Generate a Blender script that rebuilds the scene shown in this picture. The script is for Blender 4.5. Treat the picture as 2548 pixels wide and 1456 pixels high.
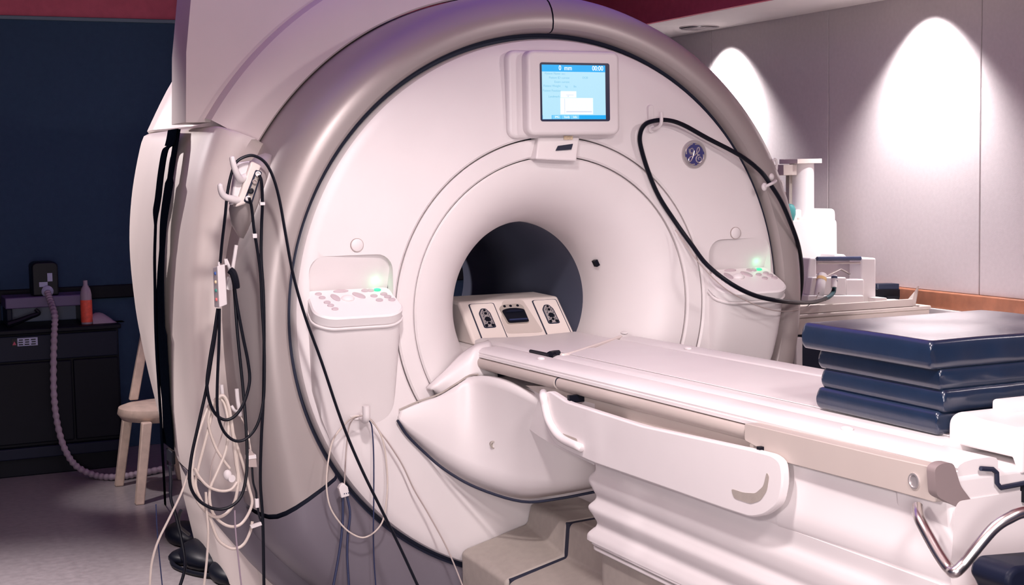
import bpy, bmesh, math, random
from mathutils import Vector, Matrix
random.seed(7)
for o in list(bpy.data.objects): bpy.data.objects.remove(o)
scene = bpy.context.scene
COL = scene.collection
PI = math.pi
Z0 = 1.09                                   # height of the magnet axis

# ------------------------------------------------------------------ camera
F = 3597.0
yaw, pitch, roll = (math.radians(a) for a in (24.73, -4.88, -1.01))
CAM = Vector((-2.262064, -4.5523145, 1.5835345))
fwd = Vector((math.sin(yaw)*math.cos(pitch), math.cos(yaw)*math.cos(pitch), math.sin(pitch)))
rt0 = Vector((math.cos(yaw), -math.sin(yaw), 0)); up0 = rt0.cross(fwd)
rt = math.cos(roll)*rt0 + math.sin(roll)*up0
up = -math.sin(roll)*rt0 + math.cos(roll)*up0
cam = bpy.data.cameras.new('camera'); cam.sensor_width = 36.0; cam.sensor_fit = 'HORIZONTAL'
cam.lens = 36.0*F/2548.0; cam.clip_start = .05
camo = bpy.data.objects.new('camera', cam); COL.objects.link(camo)
m = Matrix((rt, up, -fwd)).transposed().to_4x4(); m.translation = CAM
camo.matrix_world = m
scene.camera = camo
vs = scene.view_settings
vs.view_transform = 'Standard'; vs.look = 'None'; vs.gamma = 1.0; vs.use_curve_mapping = False
vs.exposure = -0.08

# ------------------------------------------------------------------ world and lights
w = bpy.data.worlds.new('world'); scene.world = w; w.use_nodes = True
bg = w.node_tree.nodes['Background']
bg.inputs[0].default_value = (.12, .22, 1.0, 1); bg.inputs[1].default_value = .06

PINK = (1.0, .89, .895)
def area(name, loc, target, size, power, col=PINK, spread=180):
    l = bpy.data.lights.new(name, 'AREA'); l.shape = 'DISK'; l.size = size; l.energy = power; l.color = col
    l.spread = math.radians(spread)
    o = bpy.data.objects.new(name, l); COL.objects.link(o); o.location = loc
    o.rotation_euler = (Vector(target)-Vector(loc)).to_track_quat('-Z', 'Y').to_euler(); return o
def spot(name, loc, target, half, power, col=PINK, blend=.4, rad=.03):
    l = bpy.data.lights.new(name, 'SPOT'); l.energy = power; l.color = col
    l.spot_size = math.radians(2*half); l.spot_blend = blend; l.shadow_soft_size = rad
    o = bpy.data.objects.new(name, l); COL.objects.link(o); o.location = loc
    o.rotation_euler = (Vector(target)-Vector(loc)).to_track_quat('-Z', 'Y').to_euler(); return o
SOF = 2.405
for i, y in enumerate((1.054, 2.83)):
    spot('wall_spot_light', (2.40, y, SOF-.012), (2.53, y, SOF-.5), 50, 385, (1.0, .94, .945), .8, .04)
area('low_front_fill', (-2.5, -5.3, 1.35), (-.5, 0, 1.35), 1.2, 88)  # unseen low fill added from the front left, no window stands there
spot('table_side_fill', (-3.0, -3.3, 2.1), (-.3, -1.75, .72), 24, 170, PINK, .55, .2)  # added fill to brighten the table's side, no fitting there
spot('front_fill_spot', (-1.0, -3.9, 2.66), (.1, -.4, .40), 29, 225, PINK, .75, .22)  # added unseen spot, cone shaped to light the scanner front below its top
spot('overhead_spot_light', (-1.25, -1.85, 2.74), (-1.25, -1.8, 0), 70, 185, PINK, .35, .10)
spot('overhead_spot_light', (1.7, -3.1, 2.74), (1.0, -.4, 1.15), 44, 95, PINK, .7, .10)  # extra unseen spot added to brighten pad fronts and the ring's right side
spot('rear_downlight', (-2.3, .7, 2.74), (-1.95, .75, 0), 27, 560, PINK, .9, .08)
spot('scanner_rim_spot', (-2.7, 2.5, 2.62), (-1.2, 1.5, 1.50), 25, 300, PINK, .5, .06)  # unseen spot shaped to rim-light the scanner's rear side, not a wall
spot('stool_fill_spot', (-1.9, 1.9, 2.74), (-.98, 2.62, .25), 10, 200, PINK, .8, .06)  # narrow unseen spot added only to brighten the stool
area('violet_fill_light', (-.3, 1.0, 2.76), (-.3, 1.0, 0), 3.2, 13, (.20, .16, 1.0))  # added overhead fill that tints the shadows violet, no cove there

# ------------------------------------------------------------------ unprojection used to read positions off the photograph
def _ray(px, py): return (rt*((px-1274.0)/F) + up*((728.0-py)/F) + fwd)
def aty(px, py, y): d = _ray(px, py); return CAM + d*((y-CAM.y)/d.y)
def atx(px, py, x): d = _ray(px, py); return CAM + d*((x-CAM.x)/d.x)
def atz(px, py, z): d = _ray(px, py); return CAM + d*((z-CAM.z)/d.z)

# ------------------------------------------------------------------ materials
def mat(name, col, rough=.45, metal=0.0, var=.04, scale=6.0, bump=0.0, bscale=200.0, emit=None, estr=0.0, coat=0.0, trans=0.0):
    m = bpy.data.materials.new(name); m.use_nodes = True
    nt = m.node_tree; b = nt.nodes['Principled BSDF']
    b.inputs['Roughness'].default_value = rough; b.inputs['Metallic'].default_value = metal
    if coat: b.inputs['Coat Weight'].default_value = coat
    if trans: b.inputs['Transmission Weight'].default_value = trans
    tc = nt.nodes.new('ShaderNodeTexCoord')
    if var:
        n = nt.nodes.new('ShaderNodeTexNoise'); n.inputs['Scale'].default_value = scale; n.inputs['Detail'].default_value = 4
        r = nt.nodes.new('ShaderNodeValToRGB')
        r.color_ramp.elements[0].position = .3; r.color_ramp.elements[1].position = .7
        r.color_ramp.elements[0].color = [max(0, c*(1-var)) for c in col]+[1]
        r.color_ramp.elements[1].color = [min(1, c*(1+var)) for c in col]+[1]
        nt.links.new(tc.outputs['Object'], n.inputs['Vector']); nt.links.new(n.outputs['Fac'], r.inputs['Fac'])
        nt.links.new(r.outputs['Color'], b.inputs['Base Color'])
    else: b.inputs['Base Color'].default_value = (*col, 1)
    if bump:
        n2 = nt.nodes.new('ShaderNodeTexNoise'); n2.inputs['Scale'].default_value = bscale; n2.inputs['Detail'].default_value = 3
        bp = nt.nodes.new('ShaderNodeBump'); bp.inputs['Strength'].default_value = bump; bp.inputs['Distance'].default_value = .004
        nt.links.new(tc.outputs['Object'], n2.inputs['Vector']); nt.links.new(n2.outputs['Fac'], bp.inputs['Height'])
        nt.links.new(bp.outputs['Normal'], b.inputs['Normal'])
    if emit: b.inputs['Emission Color'].default_value = (*emit, 1); b.inputs['Emission Strength'].default_value = estr
    return m
M = {}
M['white'] = mat('white_plastic', (.76, .715, .715), .42, var=.015)
M['cream'] = mat('cream_plastic', (.76, .68, .635), .45, var=.02)
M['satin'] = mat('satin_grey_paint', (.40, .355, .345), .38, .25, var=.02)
M['beige'] = mat('beige_panel_paint', (.56, .49, .45), .5, var=.02)
M['step'] = mat('grey_moulded_plastic', (.38, .335, .30), .5, var=.05, scale=40, bump=.15, bscale=500)
M['gap'] = mat('dark_gap_rubber', (.012, .016, .04), .7, var=0)
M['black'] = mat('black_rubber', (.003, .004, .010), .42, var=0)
M['black'].node_tree.nodes['Principled BSDF'].inputs['Specular IOR Level'].default_value = .22
M['blackmat'] = mat('black_plastic', (.012, .013, .02), .5, var=0)
M['strap'] = mat('black_webbing', (.002, .003, .006), .8, var=.2, scale=80, bump=.4, bscale=600)
M['strap'].node_tree.nodes['Principled BSDF'].inputs['Specular IOR Level'].default_value = .0
M['bore'] = mat('bore_liner', (.10, .11, .16), .5, var=.02)
M['cablew'] = mat('white_cable', (.66, .58, .52), .4, var=.03)
M['cableg'] = mat('grey_cable', (.42, .35, .33), .5, var=.03)
M['cableb'] = mat('blue_cable', (.02, .03, .09), .45, var=0)
M['pad'] = mat('blue_vinyl', (.010, .022, .052), .30, var=.08, scale=15, bump=.10, bscale=60, coat=1.0)
M['pad'].node_tree.nodes['Principled BSDF'].inputs['Coat Roughness'].default_value = .20
M['steel'] = mat('polished_steel', (.80, .76, .74), .28, 1.0, var=0)
M['silver'] = mat('silver_trim', (.62, .58, .58), .3, .7, var=0)
M['logo'] = mat('emblem_blue', (.035, .035, .16), .4, var=0)
M['wood'] = mat('pale_beech', (.60, .47, .38), .5, var=.14, scale=22)
M['rail'] = mat('stained_wood_rail', (.36, .14, .075), .5, var=.2, scale=14)
M['wallp'] = mat('woven_wall_panel', (.60, .54, .55), .85, var=.03, scale=50, bump=.12, bscale=260)
M['wallb'] = mat('shaded_wall_panel', (.018, .048, .10), .85, var=.05, scale=30, bump=.15, bscale=300)  # same panels as the right wall, their lack of light put into the colour
M['soffit'] = mat('cream_soffit', (.95, .90, .87), .7, var=.02)
M['burg'] = mat('burgundy_band', (.48, .085, .14), .7, var=.08, scale=20, bump=.3, bscale=120)
M['trim'] = mat('blue_trim', (.10, .15, .20), .5, var=.05)
M['key'] = mat('keypad_white', (.84, .80, .80), .35, var=0)
M['btn'] = mat('keypad_button', (.56, .47, .50), .45, var=0)
M['green'] = mat('green_lamp', (.05, .6, .2), .4, var=0, emit=(.02, 1.0, .25), estr=1.3)
M['bezel'] = mat('screen_bezel', (.01, .012, .05), .35, var=0)
M['scr'] = mat('screen_pale_blue', (.02, .03, .05), .3, var=0, emit=(.50, .84, 1.0), estr=.98)
M['scrb'] = mat('screen_blue', (.0, .02, .05), .3, var=0, emit=(.0, .42, .93), estr=1.0)
M['scrl'] = mat('screen_tab', (.0, .02, .05), .3, var=0, emit=(.2, .66, 1.0), estr=1.0)
M['scrw'] = mat('screen_white', (.05, .05, .05), .3, var=0, emit=(.93, 1.0, 1.0), estr=1.05)
M['scrt'] = mat('screen_faint_text', (.05, .05, .05), .3, var=0, emit=(.22, .58, .78), estr=1.0)
M['scrm'] = mat('screen_mauve', (.05, .05, .05), .3, var=0, emit=(.62, .68, .85), estr=1.0)
M['dark'] = mat('dark_cart_metal', (.004, .005, .011), .5, var=.1)
M['darkg'] = mat('dark_grey_plastic', (.009, .012, .028), .45, var=.05)
M['label'] = mat('paper_label', (.42, .44, .60), .7, var=.1, scale=300)
M['sticker'] = mat('cream_sticker', (.72, .58, .40), .6, var=.3, scale=300)
M['orange'] = mat('orange_label', (.80, .10, .06), .6, var=.15, scale=60)
M['gold'] = mat('amber_ring', (.80, .55, .25), .4, var=0)
M['teal'] = mat('teal_plastic', (.06, .26, .26), .3, var=.1)
M['tealc'] = mat('teal_cable', (.008, .07, .085), .4, var=0)
M['hose'] = mat('grey_hose', (.34, .27, .33), .5, var=.06)
M['clear'] = mat('clear_shelf_plastic', (.10, .13, .22), .25, var=.1)
M['red'] = mat('red_dot', (.8, .2, .2), .4, var=0); M['bluedot'] = mat('blue_dot', (.05, .12, .4), .4, var=0)
M['greendot'] = mat('green_dot', (.05, .3, .25), .4, var=0); M['yellowdot'] = mat('yellow_dot', (.9, .7, .45), .4, var=0)
M['lilac'] = mat('lilac_shelf', (.12, .09, .20), .5, var=.1)
M['band'] = mat('side_band_paint', (.49, .425, .39), .5, var=.02)
M['recess'] = mat('recess_shade', (.24, .19, .19), .6, var=.04)  # shadow inside the foot recess given as a darker colour
M['satin_shade'] = mat('satin_shaded_paint', (.20, .18, .215), .42, .25, var=.02)  # ring's satin paint darkened, the shade of the base put into its colour
M['glass'] = mat('mirror_glass', (.55, .50, .52), .15, .8, var=0)
M['lamp'] = mat('lamp_lens', (.9, .88, .85), .4, var=0, emit=(1.0, .93, .9), estr=1.2)
for k_ in ('dark', 'darkg', 'blackmat'): M[k_].node_tree.nodes['Principled BSDF'].inputs['Specular IOR Level'].default_value = .15
# floor: grey-pink sheet vinyl with a mottled grain
fm = mat('sheet_vinyl', (.25, .225, .235), .34, var=.14, scale=30, bump=.05, bscale=150); M['floor'] = fm

# ------------------------------------------------------------------ mesh helpers
class MB:
    def __init__(s): s.bm = bmesh.new()
    def add(s, verts, faces):
        vv = [s.bm.verts.new(v) for v in verts]
        for f in faces:
            try: s.bm.faces.new([vv[i] for i in f])
            except ValueError: pass
        return vv
    def box(s, c, d, mtx=None):
        x, y, z = d[0]/2, d[1]/2, d[2]/2; c = Vector(c)
        V = [Vector((sx*x, sy*y, sz*z)) for sx in (-1, 1) for sy in (-1, 1) for sz in (-1, 1)]
        V = [(mtx @ v if mtx else v)+c for v in V]
        s.add(V, [(0, 1, 3, 2), (4, 6, 7, 5), (0, 4, 5, 1), (2, 3, 7, 6), (0, 2, 6, 4), (1, 5, 7, 3)]); return s
    def hexa(s, V):      # eight corners: bottom ring of four, top ring of four
        s.add(V, [(3, 2, 1, 0), (4, 5, 6, 7), (0, 1, 5, 4), (1, 2, 6, 5), (2, 3, 7, 6), (3, 0, 4, 7)]); return s
    def loft(s, rings, closed=True, cap=True, wrap=False):
        n = len(rings[0]); V = [Vector(p) for r in rings for p in r]; Fc = []
        k = len(rings)
        for i in range(k if wrap else k-1):
            for j in range(n if closed else n-1):
                a = i*n+j; b = i*n+(j+1) % n; c = ((i+1) % k)*n+(j+1) % n; d = ((i+1) % k)*n+j
                Fc.append((a, b, c, d))
        if cap and closed and not wrap:
            Fc.append(tuple(reversed(range(n)))); Fc.append(tuple(range((k-1)*n, k*n)))
        s.add(V, Fc); return s
    def prism(s, poly, ax, a, b):     # polygon in the two remaining axes, extruded along ax from a to b
        def p3(u, v, t): return {'x': (t, u, v), 'y': (u, t, v), 'z': (u, v, t)}[ax]
        return s.loft([[p3(u, v, a) for u, v in poly], [p3(u, v, b) for u, v in poly]])
    def tube(s, pts, r, n=8, sub=6, cap=True, smooth=True):
        P = [Vector(p) for p in pts]
        if smooth and len(P) > 2: P = catmull(P, sub)
        rad = r if callable(r) else (lambda t: r)
        rings = []; t0 = (P[1]-P[0]).normalized()
        nrm = t0.orthogonal().normalized()
        for i, p in enumerate(P):
            t = (P[min(i+1, len(P)-1)]-P[max(i-1, 0)])
            if t.length < 1e-9: t = t0
            t.normalize()
            nrm = (nrm-t*nrm.dot(t))
            nrm = nrm.normalized() if nrm.length > 1e-6 else t.orthogonal().normalized()
            bn = t.cross(nrm); R_ = rad(i/(len(P)-1))
            rings.append([p+nrm*(R_*math.cos(2*PI*k/n))+bn*(R_*math.sin(2*PI*k/n)) for k in range(n)])
        return s.loft(rings, cap=cap)
    def cyl(s, c, axis, r, h, n=24, r2=None):
        c = Vector(c); a = Vector(axis).normalized(); u = a.orthogonal().normalized(); v = a.cross(u)
        def ring(t, rr): return [c+a*t+u*(rr*math.cos(2*PI*k/n))+v*(rr*math.sin(2*PI*k/n)) for k in range(n)]
        return s.loft([ring(-h/2, r), ring(h/2, r if r2 is None else r2)])
    def lathe_axis(s, prof, c, axis, n=24):
        c = Vector(c); a = Vector(axis).normalized(); u = a.orthogonal().normalized(); v = a.cross(u)
        return s.loft([[c+a*t+u*(r*math.cos(2*PI*k/n))+v*(r*math.sin(2*PI*k/n)) for k in range(n)] for r, t in prof])
    def lathe(s, prof, a0=0.0, a1=2*PI, n=128, zmin=None, closedprof=False):
        full = abs(a1-a0-2*PI) < 1e-6; rings = []
        for i in range(n if full else n+1):
            a = a0+(a1-a0)*i/n
            ring = [Vector((r*math.cos(a), y, Z0+r*math.sin(a))) for r, y in prof]
            if zmin is not None:
                for q in ring: q.z = max(q.z, zmin)
            rings.append(ring)
        return s.loft(rings, closed=closedprof, cap=closedprof, wrap=full)
    def grid(s, rows, th=0.0):
        s.loft(rows, closed=False, cap=False); return s
    def sphere(s, c, r, sc=(1, 1, 1), n=14):
        mtx = Matrix.Translation(Vector(c)) @ Matrix.Diagonal((*[r*q for q in sc], 1))
        bmesh.ops.create_uvsphere(s.bm, u_segments=n, v_segments=n//2, radius=1, matrix=mtx); return s
    def build(s, name, material, parent=None, bevel=0.0, seg=3, smooth=40, subsurf=0, solid=0.0, weld=False):
        me = bpy.data.meshes.new(name)
        if weld: bmesh.ops.remove_doubles(s.bm, verts=s.bm.verts, dist=1e-5)
        bmesh.ops.recalc_face_normals(s.bm, faces=s.bm.faces)
        s.bm.to_mesh(me); s.bm.free()
        me.materials.append(material)
        if smooth:
            me.shade_smooth()
            me.set_sharp_from_angle(angle=math.radians(smooth))
        o = bpy.data.objects.new(name, me); COL.objects.link(o)
        if parent is not None: o.parent = parent; o.matrix_parent_inverse = parent.matrix_world.inverted()
        if solid: md = o.modifiers.new('solid', 'SOLIDIFY'); md.thickness = solid; md.offset = -1
        if bevel:
            md = o.modifiers.new('bevel', 'BEVEL'); md.width = bevel; md.segments = seg; md.limit_method = 'ANGLE'
            md.angle_limit = math.radians(35); md.harden_normals = False
            me.shade_smooth()
        if subsurf: md = o.modifiers.new('sub', 'SUBSURF'); md.levels = subsurf; md.render_levels = subsurf
        return o
def catmull(P, sub):
    out = []
    for i in range(len(P)-1):
        p0 = P[i-1] if i else P[0]*2-P[1]; p1 = P[i]; p2 = P[i+1]
        p3 = P[i+2] if i+2 < len(P) else P[-1]*2-P[-2]
        for k in range(sub):
            t = k/sub
            out.append(.5*((2*p1)+(p2-p0)*t+(2*p0-5*p1+4*p2-p3)*t*t+(3*p1-p0-3*p2+p3)*t**3))
    out.append(P[-1]); return out
def rrect(w, h, r, n=6, cx=0, cy=0):
    pts = []
    for sx, sy, a in ((1, 1, 0), (-1, 1, 90), (-1, -1, 180), (1, -1, 270)):
        for k in range(n+1):
            t = math.radians(a+90*k/n); pts.append((cx+sx*(w/2-r)+r*math.cos(t), cy+sy*(h/2-r)+r*math.sin(t)))
    return pts
def rpoly(pts, r, n=5):               # polygon with rounded corners (r: number or list)
    out = []; N = len(pts)
    for i in range(N):
        p = Vector(pts[i]); a = Vector(pts[i-1]); b = Vector(pts[(i+1) % N]); rr = r[i] if isinstance(r, (list, tuple)) else r
        da = (a-p); db = (b-p); k = min(rr, da.length*.48, db.length*.48)
        if k < 1e-5: out.append(tuple(p)); continue
        q0 = p+da.normalized()*k; q1 = p+db.normalized()*k
        for j in range(n+1):
            t = j/n; out.append(tuple((1-t)**2*q0+2*t*(1-t)*p+t*t*q1))
    return out
def tag(o, label, cat, group=None):
    o['label'] = label; o['category'] = cat
    if group: o['group'] = group
    return o
def thing(name, label, cat, loc=(0, 0, 0), group=None):
    o = bpy.data.objects.new(name, None); COL.objects.link(o); o.location = loc; o.empty_display_size = .05
    bpy.context.view_layer.update()
    return tag(o, label, cat, group)
def struct(o): o['kind'] = 'structure'; return o
def text(body, size, M4, material, parent, name='lettering', align='LEFT'):
    c = bpy.data.curves.new(name, 'FONT'); c.body = body; c.size = size; c.align_x = align; c.extrude = .0004
    c.materials.append(material)
    o = bpy.data.objects.new(name, c); COL.objects.link(o); bpy.context.view_layer.update()
    me = bpy.data.meshes.new_from_object(o.evaluated_get(bpy.context.evaluated_depsgraph_get()))
    bpy.data.objects.remove(o); me.name = name; me.materials.clear(); me.materials.append(material)
    o = bpy.data.objects.new(name, me); COL.objects.link(o); o.matrix_world = M4
    if parent is not None:
        o.parent = parent; o.matrix_parent_inverse = parent.matrix_world.inverted()
    return o

# ================================================================== THE SETTING
XW, YB = 2.6, 4.0
struct(MB().box((0, 0, -.05), (10, 12, .1)).build('floor', M['floor'], smooth=0))
struct(MB().box((0, 0, 2.85), (10, 12, .1)).build('ceiling', M['burg'], smooth=0))
# right wall: a backing with separate woven panels, seams between them
wr = struct(MB().box((XW+.07, 0, 1.4), (.1, 12, 2.8)).build('wall_right', M['gap'], smooth=0))
for k in range(-5, 4):
    y0 = .717+1.157*k
    y1 = min(y0+1.157, YB)
    if y1-y0 < .05: continue
    MB().box((XW+.012, (y0+y1)/2, 1.78), (.024, y1-y0-.006, 1.66)).build('wall_panel', M['wallp'], wr, bevel=.003, seg=2)
    MB().box((XW+.012, (y0+y1)/2, .43), (.024, y1-y0-.006, .86)).build('wall_panel', M['wallp'], wr, bevel=.003, seg=2)
MB().box((XW-.006, -.5, .907), (.036, 9, .084)).build('chair_rail', M['rail'], wr, bevel=.006)
# back wall
wb = struct(MB().box((0, YB+.07, 1.4), (10, .1, 2.8)).build('wall_back', M['gap'], smooth=0))
for k in range(-5, 4):
    x0 = -1.49+1.157*k; x1 = min(x0+1.157, XW)
    if x0 > XW-.05: continue
    MB().box(((x0+x1)/2, YB+.012, 1.70), (x1-x0-.006, .024, 1.53)).build('wall_panel', M['wallb'], wb, bevel=.003, seg=2)
    MB().box(((x0+x1)/2, YB+.012, .44), (x1-x0-.006, .024, .88)).build('wall_panel', M['wallb'], wb, bevel=.003, seg=2)
MB().box((-1.2, YB-.006, .92), (7.6, .036, .075)).build('chair_rail', M['dark'], wb, bevel=.006)
MB().box((-1.2, YB-.004, 2.472), (7.6, .032, .022)).build('picture_rail', M['trim'], wb, bevel=.004)
MB().box((-1.2, YB+.012, 2.65), (7.6, .024, .33)).build('wall_band', M['burg'], wb)
# soffit over the right wall with its burgundy fascia and recessed lamps
sf = struct(MB().box((XW-.285, -1.0, SOF+.06), (.57, 10, .12)).build('trim_1', M['soffit'], bevel=.004))
MB().box((XW-.585, -1.0, 2.603), (.03, 10, .394)).build('fascia', M['burg'], sf)
for y in (1.054, 2.85):
    l = thing('recessed_lamp', 'round recessed downlight in the soffit %s' % ('above the wall behind the scanner ring' if y > 2 else 'above the wall behind the stacked pads'), 'lamp', (2.40, y, SOF), 'recessed lamps along the soffit')
    b = MB(); b.lathe_axis([(.118, -.006), (.118, 0), (.09, .0), (.09, -.010), (.108, -.012)], (2.40, y, SOF), (0, 0, 1), 32)
    b.build('lamp_ring', M['silver'], l)
    MB().cyl((2.40, y, SOF-.002), (0, 0, 1), .09, .004, 32).build('lens', M['lamp'], l)

# ================================================================== MRI SCANNER
mri = thing('mri_scanner', 'large white and grey ring-fronted mri scanner filling the room', 'scanner', (0, .6, 0))
# front cover: annulus with two wedge niches cut for the keypads
def ang(px, py, y=0.0):
    p = aty(px, py, y); return math.atan2(p.z-Z0, p.x)
prof = [(.605, .10), (.605, -.012), (.612, -.018), (.70, -.017), (.80, -.012), (.90, -.004), (.925, .0), (.938, .008), (.944, .022), (.944, .10)]
b = MB(); b.lathe(prof, n=160, closedprof=True)
disc = b.build('front_cover', M['white'], None, smooth=30)
def niche(cx):
    out = rrect(.285, .19, .055, cx=cx, cy=1.215)
    q = MB()
    fr = [(u, -.08, v) for u, v in out]
    bk = [(u, max(-.006, .0+(1.295-v)/.15*.065), v) for u, v in out]
    q.loft([fr, bk]); return q.build('cutter', M['white'])
for cx in (-.752, .772):
    c = niche(cx)
    md = disc.modifiers.new('cut', 'BOOLEAN'); md.object = c; md.operation = 'DIFFERENCE'; md.solver = 'EXACT'
    bpy.context.view_layer.update()
    me = bpy.data.meshes.new_from_object(disc.evaluated_get(bpy.context.evaluated_depsgraph_get()))
    disc.modifiers.clear(); disc.data = me
    bpy.data.objects.remove(c)
disc.data.shade_smooth(); disc.data.set_sharp_from_angle(angle=math.radians(30))
disc.parent = mri; disc.matrix_parent_inverse = mri.matrix_world.inverted()
# inner ring and flare
b = MB(); b.lathe([(.600, .06), (.600, -.012), (.594, -.019), (.57, -.019), (.543, -.017), (.537, -.011), (.537, .06)], n=144)
b.build('bore_ring', M['white'], mri, smooth=35)
pf = [(.533, .05), (.533, -.006), (.527, -.013)]
for k in range(1, 15):
    t = math.radians(90*k/14); pf.append((.527-.227*math.sin(t), .30-.313*math.cos(t)))
pf += [(.30, .36)]
b = MB(); b.lathe(pf, n=144); b.build('bore_flare', M['white'], mri, smooth=35)
b = MB(); b.lathe([(.3005, .361), (.3005, .85), (.297, .855), (.297, 1.20), (.3005, 1.205), (.3005, 1.54), (.36, 1.62), (.42, 1.66)], n=96)
b.build('bore_tube', M['bore'], mri)
MB().prism([(-.012, -.012), (.012, -.012), (.012, .012), (-.012, .012)], 'x', -.01, .004).build('laser_port', M['black'], mri)
lp = bpy.data.objects['laser_port']
lp.matrix_parent_inverse = Matrix.Identity(4); lp.parent = None
th = math.radians(27); lp.matrix_world = Matrix.Translation((.309*math.cos(th), .20, Z0+.309*math.sin(th))) @ Matrix.Rotation(-th, 4, 'Y')
lp.parent = mri; lp.matrix_parent_inverse = mri.matrix_world.inverted()
# dark gaskets behind the joints
MB().lathe([(.93, .06), (.985, .06)], n=128).build('gasket', M['gap'], mri)
MB().lathe([(.52, .035), (.62, .035)], n=128).build('gasket', M['gap'], mri)
# surrounding ring in segments
rp = [(.964, .10), (.964, .022), (.969, .006), (.978, -.004), (1.000, -.008), (1.025, -.004), (1.048, .006), (1.070, .024), (1.090, .052), (1.106, .10), (1.115, .16), (1.121, .24), (1.124, .42)]
g = math.radians(.16)
A_top = math.radians(89.6); A_l = math.radians(212.3); A_r = math.radians(-32.3)
def ring_r(r, a, cutoff=True):        # the lower half swells outward into straight flanks
    if math.sin(a) >= 0 or math.cos(a) > .80: return r
    a_ = max(abs(math.cos(a)), .80)
    if math.cos(a) > 0: a_ = a_+(1-a_)*min(1, (math.cos(a))/.6)
    e = 1.124/a_**.55-1.124
    w_ = max(0, (r-.985)/(1.124-.985))
    return r+e*(1-(1-min(1, w_))**2.6)
def ring_seg(prof, a0, a1, n, zmin=.03):
    b = MB(); rs = []
    for i in range(n+1):
        a = a0+(a1-a0)*i/n
        rs.append([Vector((ring_r(r, a)*math.cos(a), y, max(zmin, Z0+ring_r(r, a)*math.sin(a)))) for r, y in prof])
    b.loft(rs, closed=False, cap=False); return b
gp = .007
ring_seg(rp, A_top+g, A_l-gp, 80).build('ring_panel', M['satin'], mri, smooth=35)
ring_seg(rp, A_r+gp, A_top-g, 80).build('ring_panel', M['satin'], mri, smooth=35)
ring_seg([(r, y+.003) for r, y in rp], A_l+gp, A_r+2*PI-gp, 90).build('ring_panel', M['satin_shade'], mri, smooth=35)
ring_seg([(.955, .05), (.972, .03), (1.0, .012), (1.05, .045), (1.09, .115), (1.110, .26), (1.112, .45)], 0, 2*PI, 160, .035).build('ring_backing', M['gap'], mri, smooth=35)
# magnet body
def halfw(z):
    T = [(0, 1.02), (.25, 1.07), (.47, 1.108), (.73, 1.150), (.93, 1.192), (1.07, 1.216), (1.30, 1.230), (1.5, 1.212), (1.70, 1.166), (1.76, 1.135), (1.92, 1.052), (2.0, 1.005), (2.1, .93), (2.2, .82), (2.3, .62), (2.36, .40), (2.38, .1)]
    for (a, x), (c, y) in zip(T, T[1:]):
        if a <= z <= c: return x+(y-x)*(z-a)/(c-a)
    return T[-1][1]
def lerpT(T, z):
    z = min(max(z, T[0][0]), T[-1][0])
    sl = lambda i: (T[min(i+1, len(T)-1)][1]-T[max(i-1, 0)][1])/(T[min(i+1, len(T)-1)][0]-T[max(i-1, 0)][0])
    for i, ((a, x), (c, y)) in enumerate(zip(T, T[1:])):
        if a <= z <= c:
            h = c-a; t = (z-a)/h
            return (2*t**3-3*t*t+1)*x+(t**3-2*t*t+t)*h*sl(i)+(-2*t**3+3*t*t)*y+(t**3-t*t)*h*sl(i+1)
    return T[-1][1]
TF = [(.05, .88), (.12, .95), (.25, 1.05), (.40, 1.125), (.50, 1.165), (.62, 1.195), (.82, 1.222), (1.08, 1.232), (1.3, 1.222), (1.54, 1.185), (1.70, 1.135), (1.78, 1.10), (2.3, .95)]
TB = [(.05, .80), (.12, .88), (.25, .98), (.40, 1.075), (.50, 1.12), (.73, 1.172), (.93, 1.208), (1.07, 1.226), (1.30, 1.238), (1.5, 1.222), (1.70, 1.180), (1.76, 1.155), (1.92, 1.072), (2.0, 1.02), (2.1, .94), (2.2, .83), (2.3, .65)]
def sect(z, dw=0.0, yf=.36, yb=1.52, xi=.9, chamf=.12, **kw):
    f = lerpT(TF, z)+dw; k = lerpT(TB, z)+dw; mm = (f+k)/2+.012
    C = [(-(f-chamf), yf-.050), (-(f-.070), yf-.040), (-(f-.026), yf-.008), (-(f-.006), yf+.06), (-(f*.7+mm*.3), yf+.25), (-mm, (yf+yb)/2), (-(k-.000), yb-.32), (-(k-.014), yb-.15), (-(k-.050), yb-.04), (-(k-.12), yb+.01)]
    C = [(v.x, v.y) for v in catmull([Vector((a_, c_, 0)) for a_, c_ in C], 3)]
    return [(-xi, yf+.005)]+C+[(-xi, yb+.05)]
# rear body: full width, behind the front
b = MB(); zs = [.02, .25, .47, .73, .93, 1.07, 1.3, 1.5, 1.7, 1.76, 1.92, 2.0, 2.1, 2.16]
rs = []
for z in zs:
    wv = min(halfw(z)-.03, 1.06 if z < 1.3 else math.sqrt(max(.0009, 1.12**2-(z-Z0)**2))-.05)
    rs.append([(-wv+.05, .50, z), (-wv, .58, z), (-wv, 1.40, z), (-wv+.06, 1.50, z), (wv-.06, 1.50, z), (wv, 1.40, z), (wv, .58, z), (wv-.05, .50, z)])
b.loft(rs); body = b.build('magnet_body', M['cream'], None, smooth=40)
cut = MB().cyl((0, 1.0, Z0), (0, 1, 0), .32, 1.6, 64).build('cutter', M['cream'])
md = body.modifiers.new('cut', 'BOOLEAN'); md.object = cut; md.operation = 'DIFFERENCE'; md.solver = 'EXACT'
bpy.context.view_layer.update()
me = bpy.data.meshes.new_from_object(body.evaluated_get(bpy.context.evaluated_depsgraph_get()))
body.modifiers.clear(); body.data = me; bpy.data.objects.remove(cut)
body.parent = mri; body.matrix_parent_inverse = mri.matrix_world.inverted()
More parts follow.
